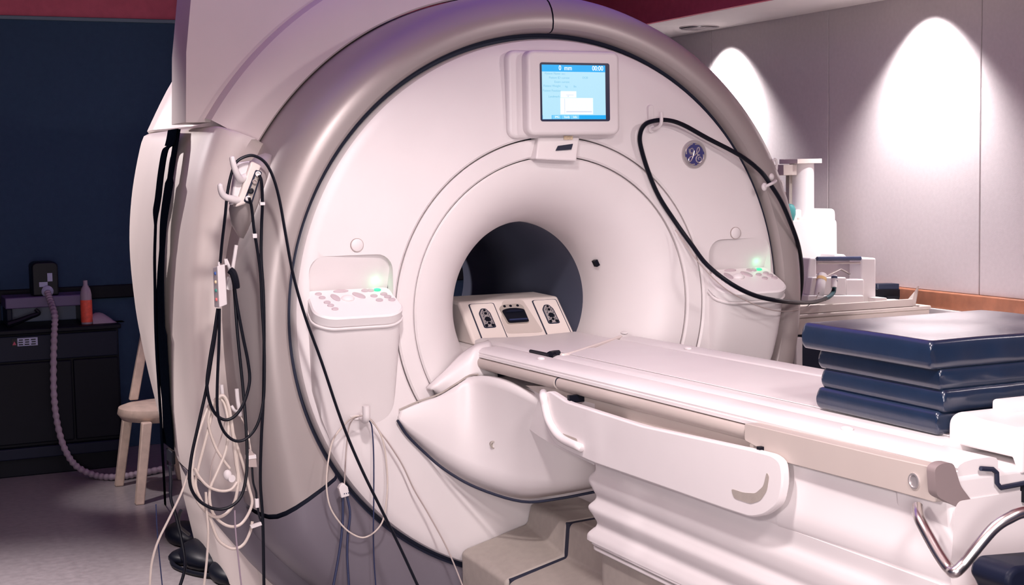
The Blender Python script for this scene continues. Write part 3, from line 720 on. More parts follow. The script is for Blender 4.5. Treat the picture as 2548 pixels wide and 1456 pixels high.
# end box: profile across x, stepped lower front
xl, xr = -.140, .21
b = MB()
prof = rpoly([(-2.165, zt(-2.1)), (-2.165, 1.038), (-2.20, 1.058), (-2.25, 1.048), (-2.365, 1.046), (-2.378, 1.03), (-2.378, .955), (-2.366, .952), (-2.350, zt(-2.2))], [.0, .02, .03, .03, .02, .01, .01, .0, 0], 5)
b.prism(prof, 'x', xl, xr); eb = b.build('end_box', M['white'], tab, bevel=.014, seg=4)
b = MB(); b.prism(rpoly([(-2.19, 1.03), (-2.19, 1.072), (-2.205, 1.076), (-2.24, 1.066), (-2.24, 1.03)], .012, 4), 'x', -.045, .2); b.build('box_upstand', M['white'], eb, bevel=.01)
q = [aty(px, py, -2.379) for px, py in ((2440, 1166), (2470, 1168), (2480, 1176), (2481, 1202), (2490, 1214), (2548, 1203), (2600, 1196))]
MB().tube(q, .0052, 6, smooth=False).build('box_joint', M['gap'], eb)
q = aty(2546, 1222, -2.375); MB().box((q.x+.03, -2.36, q.z-.004), (.07, .05, .036)).build('dark_port', M['black'], eb)
# push handle
q = [atx(2283, 1262, -.352), atx(2286, 1285, -.375), atx(2300, 1315, -.385), atx(2335, 1378, -.388), atx(2362, 1416, -.388)]
c_ = aty(2376, 1424, -2.47)
q += [c_, aty(2400, 1402, -2.475), aty(2440, 1352, -2.49), aty(2475, 1313, -2.50), aty(2510, 1290, -2.51), aty(2560, 1272, -2.52), aty(2700, 1258, -2.54)]
MB().tube(q, .0115, 12, 6).build('push_handle', M['steel'], tab)
# dark floor pedal unit at the foot end
b = MB(); q = [aty(px, py, -2.52) for px, py in ((2445, 1456), (2428, 1430), (2432, 1405), (2452, 1386), (2700, 1366), (2700, 1520), (2460, 1520))]
b.prism(rpoly([(v.x, v.z) for v in q], .02), 'y', -2.60, -2.50); b.build('brake_housing', M['darkg'], tab, bevel=.012)

# ================================================================== PADS
zpad = zt(-1.9)+.012
spec = [(.052, -.146, -1.712, 'bottom'), (.050, -.138, -1.722, 'second from bottom'), (.050, -.142, -1.715, 'second from top'), (.062, -.172, -1.690, 'top')]
lab = {'bottom': 'blue vinyl foam pad, lowest of the stack on the table', 'second from bottom': 'blue vinyl foam pad resting directly on the lowest pad of the stack',
       'second from top': 'blue vinyl foam pad just under the overhanging top pad', 'top': 'thick blue vinyl foam pad overhanging on top of the stack, its top catching light'}
for i, (h, x0, y1, nm) in enumerate(spec):
    wx, wy = .56, .425 if i < 3 else .455
    n, k = 22, 16; bmz = MB()
    def pt(u, v, top):
        x = x0+wx*u; y = y1-wy*v
        e = min(u, 1-u)*wx; f = min(v, 1-v)*wy
        rr = .009
        def drop(d): return rr*(1-math.sqrt(max(0, 1-(1-min(1, d/rr))**2))) if d < rr else 0
        z = (h-drop(e)-drop(f)) if top else (drop(e)*.6+drop(f)*.6)
        z += (.0022*math.sin(9*u+3*i)*math.sin(7*v+i)) if top and i == 3 else 0
        return Vector((x, y, z))
    us = [0, .008, .018, .03]+[.03+.94*j/14 for j in range(1, 15)]+[.982, .992, 1]
    vs_ = [0, .01, .022, .036]+[.036+.928*j/12 for j in range(1, 13)]+[.978, .99, 1]
    T = [[pt(u, v, True) for v in vs_] for u in us]; B = [[pt(u, v, False) for v in vs_] for u in us]
    bmz.grid(T); bmz.grid(B)
    def rim(g, s_): return [g[a][0] for a in range(len(us))]+[g[-1][c] for c in range(1, len(vs_))]+[g[a][-1] for a in range(len(us)-2, -1, -1)]+[g[0][c] for c in range(len(vs_)-2, 0, -1)]
    rt_, rb_ = rim(T, 1), rim(B, 0)
    mids = []
    for f in (.25, .5, .75):
        row = []
        for a, c in zip(rb_, rt_):
            q = a.lerp(c, f)
            cxm, cym = x0+wx/2, y1-wy/2
            o_ = .0012*math.sin(PI*f)
            wr_ = .0035*math.sin(q.x*85+f*5+i*2)*math.sin(q.x*31+i)*(1 if abs(q.y-(y1-wy)) < .012 else .25)
            ox = (-o_ if q.x < x0+.004 else (o_ if q.x > x0+wx-.004 else 0)); oy = (-o_-wr_ if q.y < y1-wy+.004 else (o_ if q.y > y1-.004 else 0))
            row.append(q+Vector((ox, oy, 0)))
        mids.append(row)
    bmz.loft([rb_]+mids+[rt_], cap=False)
    o = bmz.build('foam_pad', M['pad'], None, smooth=70, weld=True)
    o.location = (0, 0, zpad); zpad += h-.002
    o.rotation_euler = (0, 0, 0)
    tag(o, lab[nm], 'pad', 'blue foam pads stacked on the table')

# ================================================================== CABLES ON THE LEFT
def cable(name, pts, r, material, label, cat='cable', group=None, parent=None):
    b = MB(); b.tube([aty(*p) for p in pts], r, 8, 5)
    o = b.build(name, material, parent)
    if parent is None: tag(o, label, cat, group)
    return o
def py(pts, y): return [(a, b, y) for a, b in pts]
# connector bracket on the ring (part of the scanner)
ax = [(668, 384, .02, .012), (655, 395, .005, .026), (636, 430, -.02, .040), (612, 490, -.02, .044), (600, 530, -.005, .040), (596, 565, .03, .028), (600, 592, .06, .008)]
b = MB(); rs = []
for px, py_, y, r in ax:
    c = aty(px, py_, y); d = (aty(600, 592, y)-aty(668, 384, y)).normalized(); sd = Vector((d.z, 0, -d.x)).normalized(); ot = Vector((0, 1, 0))
    rs.append([c+sd*(r*1.0*math.cos(2*PI*k/16))+ot*(r*1.25*math.sin(2*PI*k/16)) for k in range(16)])
b.loft(rs); br = b.build('connector_bracket', M['satin'], mri, smooth=50)
q = [aty(px, py_, -.078) for px, py_ in ((626, 398), (652, 410), (612, 508), (586, 516))]
b = MB(); b.hexa([v+Vector((0, .05, 0)) for v in q]+q); b.build('bracket_face', M['cream'], br, bevel=.006)
q = [aty(px, py_, -.082) for px, py_ in ((638, 424), (652, 430), (627, 506), (608, 500))]
b = MB(); b.hexa([v+Vector((0, .03, 0)) for v in q]+q); b.build('socket_strip', M['step'], br, bevel=.006)
q = [aty(px, py_, -.0815) for px, py_ in ((636.5, 421), (654, 428), (628, 509), (605.5, 502))]
b = MB(); b.hexa([v+Vector((0, .03, 0)) for v in q]+q); b.build('strip_rim', M['gap'], br, bevel=.006)
for px, py_, mt, r in ((642, 433, 'white', .0085), (634, 452, 'cableg', .0075), (624, 475, 'black', .0095), (617, 494, 'white', .0085)):
    b = MB(); b.lathe_axis([(r, -.01), (r, .006), (r*.6, .007), (r*.55, .002), (.0005, .002)], aty(px, py_, -.084), (-.2, -1, 0), 16); b.build('socket', M[mt], br)
def jhook(pts, r, name='cable_hook'):
    MB().tube([aty(*p) for p in pts], lambda t: r*(1.5-.55*t)*math.sqrt(max(.02, 1-max(0, (t-.93)/.07)**2)), 12, 8).build(name, M['white'], br)
jhook(((612, 440, -.06), (598, 446, -.08), (588, 430, -.10), (580, 405, -.11), (577, 388, -.11)), .0085)
jhook(((600, 500, -.06), (575, 495, -.085), (558, 488, -.10), (550, 475, -.11), (547, 456, -.115)), .0085)
q = [aty(px, py_, -.062) for px, py_ in ((590, 405), (626, 400), (600, 500), (575, 512))]
b = MB(); b.hexa([v+Vector((0, .04, 0)) for v in q]+q); b.build('hook_plate', M['white'], br, bevel=.008)
# second hook with paddles
h2 = thing('cable_hanger', 'white upright cable hanger behind the small control box', 'hanger', aty(575, 690, .02))
b = MB(); b.tube([aty(588, 610, .0), aty(582, 650, .0), aty(575, 690, .0)], .006, 8); b.tube([aty(575, 690, .0), aty(570, 665, -.03), aty(562, 645, -.03)], .005, 8); b.tube([aty(575, 690, .0), aty(569, 720, .005)], .012, 8)
b.build('hanger_arm', M['white'], h2)
# control box with coloured lights
bx = thing('control_box', 'small white box with four coloured dots hung at the scanner side', 'control box', aty(548, 710, -.02))
cbx = aty(549, 710, -.02)
fl = [aty(530, 668, -.015), aty(540, 664, -.055), aty(545, 764, -.055), aty(533, 764, -.015)]
fr_ = [aty(540, 662, -.055), aty(561, 658, -.045), aty(565, 757, -.045), aty(546, 763, -.055)]
q0 = aty(541, 661, -.06); q1 = aty(546, 763, -.06)
V = [aty(533, 765, -.02), aty(546, 766, -.06), aty(566, 758, -.05), aty(554, 757, -.01), aty(529, 667, -.02), aty(541, 662, -.06), aty(560, 657, -.05), aty(548, 660, -.01)]
b = MB(); b.hexa(V); b.build('box_body', M['white'], bx, bevel=.003)
for k, mt in enumerate(('bluedot', 'yellowdot', 'greendot', 'red')):
    t = (.16, .37, .58, .80)[k]
    a = V[4].lerp(V[0], t); c = V[5].lerp(V[1], t); MB().sphere(a.lerp(c, .55)+Vector((-.001, -.001, 0)), .0045, (1, 1, 1.3), 10).build('indicator_dot', M[mt], bx)
for px, py_ in ((544, 652), (560, 644)): MB().tube([aty(px, py_, -.04), aty(px+2, py_+16, -.04)], .0035, 8).build('strain_relief', M['white'], bx)
# third hook
h3 = thing('cable_hanger', 'white two-prong hanger holding the coiled white cables', 'hanger', aty(590, 1010, .02))
b = MB(); b.tube([aty(589, 968, .0), aty(592, 1000, .0), aty(598, 1035, .0)], .0065, 8); b.tube([aty(596, 1025, .0), aty(584, 1022, -.02), aty(576, 1010, -.02)], .005, 8); b.tube([aty(551, 958, .02), aty(556, 1000, .02), aty(566, 1040, .01)], .006, 8)
b.build('hanger_arm', M['white'], h3)

GB = 'black leads hanging from the scanner side'
cable('long_lead', [(548, 655, -.03), (553, 600, -.05), (560, 540, -.08), (566, 480, -.095), (576, 432, -.095), (588, 404, -.10), (610, 390, -.10), (633, 388, -.10), (660, 405, -.10), (680, 442, -.10), (696, 500, -.10), (712, 590, -.11), (731, 690, -.12), (760, 790, -.13), (800, 900, -.14), (850, 1048, -.16), (900, 1168, -.18), (960, 1290, -.22), (1000, 1372, -.25), (1045, 1470, -.30)], .0048, M['black'], 'long black lead looped over the upper hook and slanting across the front cover', group=GB)
cable('short_lead', [(645, 436, -.10), (651, 455, -.10), (653, 510, -.08), (651, 560, -.06), (650, 640, -.05), (655, 720, -.05), (657, 800, -.05), (657, 900, -.05), (655, 1000, -.04), (650, 1100, -.03), (648, 1200, -.02), (654, 1300, -.02), (657, 1470, -.02)], .0052, M['black'], 'straight black lead dropping from the top socket to the floor', group=GB)
cable('looped_lead', [(620, 493, -.10), (626, 515, -.09), (632, 570, -.08), (640, 620, -.07), (648, 680, -.06), (652, 760, -.055), (657, 850, -.055), (658, 930, -.055), (655, 1000, -.055), (640, 1058, -.06), (615, 1090, -.06), (590, 1098, -.06), (567, 1086, -.06), (550, 1060, -.06), (541, 1020, -.06), (541, 950, -.05), (545, 850, -.04), (546, 768, -.04)], .0048, M['black'], 'black lead from the bottom socket looping up to the control box', group=GB)
cable('coiled_lead', [(574, 668, -.03), (580, 690, -.035), (590, 760, -.03), (605, 840, -.03), (617, 900, -.03), (621, 950, -.03), (608, 1000, -.04), (588, 1032, -.045), (565, 1045, -.045), (543, 1037, -.045), (525, 1010, -.045), (515, 960, -.045), (521, 900, -.04), (533, 830, -.035), (542, 768, -.03)], .0052, M['black'], 'black lead in a short loop over the white cable bundle', group=GB)
cable('coiled_lead', [(543, 768, -.02), (536, 830, -.02), (525, 900, -.02), (513, 970, -.03), (493, 1060, -.05), (476, 1140, -.06), (472, 1200, -.07), (488, 1238, -.07), (516, 1260, -.07), (545, 1268, -.07), (575, 1260, -.07), (600, 1235, -.06), (612, 1190, -.05), (615, 1140, -.04), (612, 1060, -.03), (604, 960, -.02), (591, 830, -.02), (580, 690, -.02), (572, 668, -.02)], .0052, M['black'], 'black lead in a long low loop around the white cable bundle', group=GB)
# thick wrap on the hanger
cable('lead_wrap', [(572, 672, -.045), (580, 680, -.05), (586, 700, -.05), (588, 716, -.045)], .012, M['black'], 'thick shiny black cable end wound on the hanger', 'cable')
for q, lb in ((((650, 506, -.085), (653, 509, -.085)), 0), (((632, 584, -.085), (634, 592, -.085)), 0)): pass
def band(px, py_, y, w_, h_, label, mt='white', grp=None):
    p = aty(px, py_, y); o = MB().box(p, (w_, w_, h_)).build('cable_tag', M[mt], bevel=.0015); tag(o, label, 'tag', grp); return o
band(652, 507, -.085, .016, .010, 'small white tag on the straight black lead near the sockets')
band(633, 587, -.078, .014, .014, 'small white tag on the looping black lead')
band(639, 1252, -.03, .012, .030, 'white tag at the end of the lead below the grey adapter')
# white cable bundle
GW = 'white cables hung in a bundle'
WC = [
 ([(545, 990, -.01), (520, 1010, -.02), (500, 1060, -.03), (484, 1120, -.035), (478, 1180, -.04), (488, 1240, -.04), (515, 1276, -.045), (545, 1287, -.045), (573, 1268, -.04), (589, 1230, -.04), (592, 1170, -.03), (580, 1080, -.02), (562, 1000, -.01), (550, 988, -.01)], .0052, 'white cable in the widest loop of the hung bundle'),
 ([(540, 990, -.005), (528, 1030, -.02), (510, 1100, -.03), (492, 1170, -.03), (487, 1210, -.035), (505, 1255, -.04), (522, 1290, -.04), (540, 1338, -.04), (560, 1358, -.04), (583, 1366, -.04), (606, 1355, -.04), (622, 1325, -.04), (628, 1298, -.04)], .0048, 'white cable whose loop hangs lowest under the bundle'),
 ([(552, 990, -.01), (572, 1050, -.02), (590, 1110, -.02), (606, 1160, -.02), (620, 1215, -.025), (627, 1255, -.03), (606, 1298, -.035), (580, 1311, -.04), (550, 1300, -.04), (527, 1270, -.04), (522, 1220, -.04), (540, 1175, -.04), (562, 1120, -.035), (568, 1060, -.03), (560, 1010, -.02), (548, 990, -.01)], .0048, 'white cable crossing the bundle and dipping to a low right loop'),
 ([(530, 1000, -.03), (518, 1050, -.035), (535, 1110, -.03), (558, 1148, -.03), (572, 1166, -.03)], .0045, 'white cable slanting across the bundle to the white plug'),
 ([(484, 1165, -.05), (498, 1190, -.05), (520, 1212, -.05), (550, 1222, -.05), (575, 1218, -.05), (590, 1200, -.045)], .0045, 'white cable curving flat across the middle of the bundle'),
 ([(535, 995, -.015), (555, 985, -.02), (568, 1010, -.025), (577, 1060, -.03), (584, 1120, -.03), (590, 1165, -.03), (598, 1200, -.03)], .0060, 'white cable doubled along the right side of the bundle'),
]
for pts, r, lb in WC: cable('white_cable', pts, r, M['cablew'], lb, group=GW)
o = MB(); o.sphere(aty(566, 1182, -.05), .014, (1, .8, 1.2)); o.cyl(aty(574, 1190, -.05), (.2, -1, 0), .012, .02, 14); tag(o.build('cable_plug', M['white']), 'round white plug hanging in the cable bundle', 'plug')
cable('thin_cable', [(478, 1150, -.05), (466, 1185, -.05), (450, 1230, -.06), (420, 1292, -.06), (392, 1350, -.06), (377, 1405, -.06), (372, 1470, -.06)], .0036, M['cablew'], 'thin white cable slanting from the bundle down to the floor')
cable('thin_cable', [(512, 1225, -.06), (514, 1270, -.06), (518, 1330, -.06), (514, 1400, -.06), (506, 1470, -.06)], .0040, M['cablew'], 'pale cable hanging straight below the white bundle')
cable('thin_cable', [(584, 1270, -.05), (586, 1320, -.05), (592, 1380, -.05), (602, 1470, -.05)], .0026, M['hose'], 'thin mauve cable trailing below the right of the bundle')
cable('thin_cable', [(388, 1255, .1), (391, 1320, .1), (397, 1390, .1), (405, 1470, .1)], .0020, M['cableb'], 'hair thin dark cable nearest the stool')
cable('thin_cable', [(562, 1040, -.03), (550, 1090, -.03), (528, 1150, -.03), (522, 1200, -.03), (516, 1260, -.05)], .0020, M['cableg'], 'thin grey wire running down through the white bundle')
# adapter on a thin lead
ad = thing('cable_adapter', 'grey wedge shaped cable adapter with a white band beside the straight black lead', 'adapter', aty(627, 1145, -.03))
q = [(623, 1120), (625, 1120), (637, 1136), (640, 1163), (616, 1163), (614, 1136)]
b = MB(); V = [aty(px, py_, -.04) for px, py_ in q]; b.loft([V, [v+Vector((0, .02, 0)) for v in V]]); b.build('adapter_body', M['cableg'], ad, bevel=.002)
b = MB(); V = [aty(px, py_, -.042) for px, py_ in ((614, 1135), (637, 1132), (638, 1141), (614, 1144))]; b.hexa([v+Vector((0, .022, 0)) for v in V]+V); b.build('adapter_band', M['white'], ad)
b = MB(); b.tube([aty(598, 1035, -.0), aty(612, 1062, -.02), aty(620, 1095, -.03), aty(624, 1122, -.03)], .0025, 6); b.build('adapter_lead', M['cablew'], ad)
b = MB(); b.tube([aty(627, 1160, -.03), aty(630, 1200, -.03), aty(637, 1225, -.03), aty(639, 1245, -.03), aty(645, 1285, -.03), aty(652, 1302, -.03)], .0035, 6); b.build('adapter_tail', M['black'], ad)
o = MB(); V = [aty(px, py_, -.06) for px, py_ in ((623, 1308), (650, 1300), (652, 1307), (626, 1316))]; o.hexa([v+Vector((0, .01, 0)) for v in V]+V); tag(o.build('cable_label', M['white']), 'flat white label flag on the lowest white loop', 'tag')
# leads on the front hook
GH = 'thin leads over the lower front hook'
hy = -.075
cable('thin_lead', [(893, 1035, hy), (908, 1036, hy), (928, 1050, -.05), (946, 1076, -.045), (966, 1102, -.045), (1000, 1155, -.05), (1030, 1218, -.055), (1062, 1272, -.06), (1100, 1340, -.08), (1126, 1395, -.10), (1156, 1470, -.14)], .0026, M['cableg'], 'grey lead from the lower front hook slanting to the grey step', group=GH)
cable('thin_lead', [(893, 1035, hy), (880, 1038, hy), (858, 1056, -.05), (830, 1092, -.05), (818, 1140, -.055), (812, 1200, -.06), (820, 1258, -.06), (845, 1300, -.06), (872, 1326, -.06), (903, 1338, -.06), (932, 1324, -.06), (954, 1292, -.06), (963, 1230, -.05), (963, 1170, -.045), (955, 1105, -.045), (940, 1068, -.05), (918, 1042, hy), (905, 1036, hy)], .0028, M['cablew'], 'white lead in a wide loop under the lower front hook', group=GH)
cable('thin_lead', [(905, 1038, hy), (922, 1052, -.05), (927, 1080, -.045), (930, 1140, -.045), (930, 1250, -.05), (929, 1330, -.055), (931, 1400, -.06), (936, 1470, -.06)], .0022, M['cableb'], 'thin dark lead hanging straight from the lower front hook', group=GH)
yc = thing('lead_splitter', 'white plug splitting into two dark blue leads under the front hook', 'splitter', aty(855, 1225, -.06))
V = [aty(px, py_, -.065) for px, py_ in ((848, 1207), (856, 1203), (866, 1212), (870, 1234), (850, 1240), (843, 1216))]
b = MB(); b.loft([V, [v+Vector((0, .02, 0)) for v in V]]); b.build('splitter_body', M['white'], yc, bevel=.002)
for px, py_ in ((857, 1229), (862, 1228), (867, 1227)): MB().cyl(aty(px, py_, -.066), (0, 1, 0), .0018, .002, 8).build('splitter_pin', M['cableb'], yc)
b = MB(); b.tube([aty(*p) for p in ((893, 1036, hy), (878, 1044, -.055), (868, 1065, -.045), (862, 1110, -.045), (859, 1160, -.055), (857, 1205, -.055))], .0024, 6); b.build('splitter_lead', M['cableg'], yc)
for pts in (((853, 1238), (853, 1290), (849, 1340), (840, 1400), (827, 1470)), ((864, 1236), (871, 1280), (865, 1335), (864, 1390), (869, 1470))):
    b = MB(); b.tube([aty(px, py_, -.05) for px, py_ in pts], .0042, 6); b.build('splitter_tail', M['cableb'], yc)
# black strap with buckle on the side cover
def ribbon(name, pts, wd, material, parent=None, th=.004):
    P = catmull([Vector(p) for p in pts], 5); b = MB(); rs = []
    for i, p in enumerate(P):
        s_ = wd(i/(len(P)-1)) if callable(wd) else wd
        d = Vector((0, 1, 0)); rs.append([p-d*s_/2+Vector((-.004, 0, 0)), p+d*s_/2+Vector((-.004, 0, 0)), p+d*s_/2+Vector((-.004-th, 0, 0)), p-d*s_/2+Vector((-.004-th, 0, 0))])
    b.loft(rs); return b.build(name, material, parent)
def sidept(px, py_, off=.02):     # point on the outside of the left cover
    x = -1.24
    for _ in range(8):
        p = atx(px, py_, x); x = -((lerpT(TF, p.z)+lerpT(TB, p.z))/2+.020+off)
    return atx(px, py_, x)
st = thing('safety_strap', 'black webbing strap with buckle hung down the scanner side cover', 'strap', sidept(430, 700))
SP = [sidept(px, py_, .003) for px, py_ in ((447, 322), (441, 360), (432, 420), (422, 480), (412, 550), (408, 620), (404, 700), (404, 780), (407, 860), (413, 940), (418, 1000), (422, 1060), (424, 1110))]
ribbon('strap_webbing', SP, lambda t: .075+.05*abs(math.sin(2.4*t*PI))*(t > .2)+(.06 if t > .62 else 0), M['strap'], st, .005)
SP2 = [sidept(px, py_, .009) for px, py_ in ((432, 330), (428, 360), (415, 375), (405, 430), (398, 490), (392, 530), (391, 570), (389, 640), (390, 720), (391, 800), (394, 880), (399, 960), (404, 1040), (408, 1120), (412, 1200), (415, 1280), (416, 1310))]
ribbon('strap_tail', SP2, lambda t: .10 if t < .30 else (.035 if t > .36 else .10-.065*(t-.30)/.06), M['strap'], st)
ribbon('strap_anchor', [sidept(px, py_, .007) for px, py_ in ((436, 322), (432, 345), (428, 362))], .16, M['strap'], st, .006)
p = sidept(425, 1135, .010); MB().box(p, (.014, .10, .05)).build('buckle', M['blackmat'], st, bevel=.004)
b = MB(); b.tube([p+Vector((-.004, -.05, -.022)), p+Vector((-.004, -.05, -.045)), p+Vector((-.004, .05, -.045)), p+Vector((-.004, .05, -.022))], .004, 6, smooth=False); b.build('buckle_loop', M['blackmat'], st)
cable('side_cable', [(423, 1160, .32), (425, 1200, .28), (425, 1240, .26), (438, 1285, .24), (452, 1345, .22), (460, 1395, .2), (458, 1425, .18), (444, 1470, .16)], .0055, M['black'], 'black cable running from the strap buckle down to the floor')
# things heaped at the foot of the side cover
b = MB(); pts = [atz(px, py_, .02) for px, py_ in ((425, 1340), (480, 1312), (560, 1420), (520, 1470), (470, 1440))]
cable('floor_cable', [(450, 1270, .42), (444, 1290, .45), (447, 1310, .5), (470, 1330, .6)], .006, M['black'], 'short black cable curling at the foot of the side cover')
b = MB(); P = [atz(px, py_, .012) for px, py_ in ((520, 1340), (480, 1365), (440, 1380), (428, 1395), (440, 1412), (500, 1430), (600, 1440))]; b.tube(P, .010, 8); tag(b.build('floor_cable', M['black']), 'thick black cable looped on the floor under the scanner base', 'cable')

b = MB();  # dark lumps added to stand for the shade at the hull's foot
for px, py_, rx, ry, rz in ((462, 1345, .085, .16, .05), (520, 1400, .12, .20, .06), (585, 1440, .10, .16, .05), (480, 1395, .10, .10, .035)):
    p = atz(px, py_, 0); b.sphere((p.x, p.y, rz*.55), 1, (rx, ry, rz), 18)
tag(b.build('floor_shade_lump', M['black'], smooth=80), 'flat black lump put on the floor for the shade beside the scanner base', 'shade lump')
# ================================================================== STOOL
def fl(px, py_): p = atz(px, py_, 0); return p
f1, f2 = fl(347, 1255), fl(296, 1209)
st_c = Vector((f1.x-.0+.17, f1.y+.30, 0))
stl = thing('wooden_stool', 'pale wooden stool with round seat half hidden by the scanner', 'stool', st_c)
seat_z = .455
sc = aty(392, 1025, f1.y+.22)
b = MB(); b.lathe_axis([(.001, -.03), (.10, -.045), (.17, -.03), (.192, .0), (.185, .03), (.15, .042), (.001, .045)], (sc.x, f1.y+.24, sc.z), (0, 0, 1), 32); b.build('seat', M['wood'], stl, smooth=50)
sx, sy, sz = sc.x, f1.y+.24, sc.z
def leg(foot, top):
    d = (top-foot); b = MB(); hw = .021
    b.loft([[foot+Vector((a*hw, c*hw, 0)) for a, c in ((-1, -1), (1, -1), (1, 1), (-1, 1))], [top+Vector((a*hw*1.15, c*hw*1.15, 0)) for a, c in ((-1, -1), (1, -1), (1, 1), (-1, 1))]])
    b.build('leg', M['wood'], stl, bevel=.006)
leg(Vector((f1.x, f1.y, 0)), Vector((f1.x+.06, f1.y+.06, sz-.02)))
leg(Vector((f2.x, f2.y, 0)), Vector((f2.x+.05, f2.y-.06, sz-.02)))
leg(Vector((f1.x+.32, f1.y+.02, 0)), Vector((f1.x+.24, f1.y+.07, sz-.02)))
leg(Vector((f2.x+.32, f2.y, 0)), Vector((f2.x+.24, f2.y-.07, sz-.02)))
p0 = aty(332, 995, sy+.12); p1 = aty(348, 905, sy+.12); d = (p1-p0)
b = MB(); t1 = p0+d*2.4; b.loft([[q+Vector((a*.022, c*.018, 0)) for a, c in ((-1, -1), (1, -1), (1, 1), (-1, 1))] for q in (p0, t1)]); b.build('back_post', M['wood'], stl, bevel=.006)
MB().box((t1.x+.14, t1.y, t1.z-.03), (.32, .025, .09)).build('back_slat', M['wood'], stl, bevel=.01)

# ================================================================== DARK EQUIPMENT CART ON THE LEFT
YC = 3.38
ct = thing('equipment_cart', 'dark equipment cart with open shelf against the back wall', 'cart', (-1.45, YC+.25, 0))
cx0, cx1 = -2.1, -.945
def cbox(name, x0, x1, z0, z1, y0, y1, mt='dark', par=ct, bev=.006): return MB().box(((x0+x1)/2, (y0+y1)/2, (z0+z1)/2), (x1-x0, y1-y0, z1-z0)).build(name, M[mt], par, bevel=bev)
cbox('top', cx0-.01, cx1+.01, .765, .79, YC-.01, YC+.56)
cbox('cabinet', cx0, cx1, .16, .765, YC+.03, YC+.55)
cbox('drawer_front', cx0+.01, cx1-.01, .62, .755, YC+.005, YC+.03, 'darkg')
cbox('door', cx0+.01, -1.20, .18, .61, YC+.008, YC+.03, 'dark'); cbox('door', -1.19, cx1-.01, .18, .61, YC+.008, YC+.03, 'dark')
cbox('base_rail', cx0-.01, cx1+.01, .10, .16, YC, YC+.55, 'darkg')
cbox('plinth', cx0+.02, cx1-.02, 0, .10, YC+.05, YC+.5)
p = aty(68, 851, YC+.002); cbox('label_plate', p.x-.05, p.x+.052, p.z-.020, p.z+.022, YC-.0015, YC+.006, 'label', ct, 0)
cbox('warning_sign', p.x-.078, p.x-.052, p.z-.02, p.z+.02, YC-.0015, YC+.006, 'black', ct, 0)
b = MB(); b.prism([(p.x-.075, p.z-.012), (p.x-.056, p.z-.012), (p.x-.0655, p.z+.008)], 'y', YC-.003, YC-.001); b.build('warning_sign', M['burg'], ct)
for dx in (-.036, -.005, .028):
    for dz in (-.012, .0, .012): cbox('label_print', p.x+dx-.010+random.uniform(0, .006), p.x+dx+.014, p.z+dz-.003, p.z+dz+.003, YC-.0022, YC-.0012, 'black', ct, 0)
# rack on the cart
rk = thing('wire_rack', 'low rack with a pale lilac upper shelf standing on the dark cart', 'rack', (-1.35, YC+.3, .79))
a = aty(10, 755, YC+.25); c = aty(217, 742, YC+.25)
zr0 = (a.z+c.z)/2
cbox('rack_shelf', a.x, c.x, zr0-.03, zr0+.03, YC+.18, YC+.42, 'lilac', rk)
for x in (a.x+.02, c.x-.03): cbox('rack_post', x-.015, x+.015, .79, zr0-.03, YC+.2, YC+.4, 'darkg', rk)
cbox('rack_back', a.x+.02, c.x-.02, .79, zr0-.03, YC+.385, YC+.40, 'clear', rk)
ob = MB(); ob.tube([aty(20, 808, YC+.15), aty(50, 798, YC+.15), aty(75, 788, YC+.15), aty(96, 780, YC+.15), aty(88, 770, YC+.15)], lambda t: .018*(1-.5*t), 8); tag(ob.build('hand_piece', M['black']), 'black handheld piece lying on the cart under the rack', 'instrument')
p = aty(216, 790, YC+.1); o = thing('bottle', 'bottle with a red orange label standing on the cart', 'bottle', (p.x, YC+.1, .79))
b = MB(); b.lathe_axis([(.03, 0), (.03, .16), (.024, .19), (.012, .21), (.012, .235), (.001, .237)], (p.x, YC+.1, .79), (0, 0, 1), 18); b.build('bottle_body', M['hose'], o)
MB().cyl((p.x, YC+.1, .86), (0, 0, 1), .031, .12, 18).build('bottle_label', M['orange'], o)
p = aty(268, 802, YC+.12)
b = MB(); rs = []
for k in range(9):
    t = k/8; rs.append([Vector((p.x-.085+.17*t, YC+.12+.05*math.cos(a_), .79+max(0, .065*math.sin(PI*min(1, t+.25))*(1-.5*t)*math.sin(a_)))) for a_ in [PI*j/8 for j in range(9)]])
b.loft(rs); tag(b.build('folded_cloth', M['hose'], smooth=60), 'crumpled lilac cloth lying at the end of the cart beside the bottle', 'cloth')
# suction unit on the back wall
ux = aty(110, 695, YC+.25)
un = thing('wall_unit', 'black box with paper labels standing above the cart, hose below', 'device', (ux.x, YC+.3, zr0+.03))
a = aty(76, 655, YC+.25); c = aty(145, 740, YC+.25)
b = MB(); b.prism(rpoly([(a.x, zr0+.031), (c.x, zr0+.031), (c.x, a.z-.01), (c.x-.02, a.z+.005), (a.x+.02, a.z+.005), (a.x, a.z-.01)], [.01, .01, .02, .03, .03, .02]), 'y', YC+.21, YC+.36); b.build('unit_body', M['black'], un, bevel=.008)
for px, py_, w_, h_ in ((124, 690, .026, .045), (108, 708, .044, .026)):
    q = aty(px, py_, YC+.208); MB().box(q, (w_, .004, h_)).build('paper_label', M['label'], un)
q = aty(118, 724, YC+.2); MB().lathe_axis([(.03, 0), (.032, .015), (.022, .03), (.012, .035)], q+Vector((0, .012, 0)), (0, -1, -.2), 18).build('hose_port', M['label'], un)
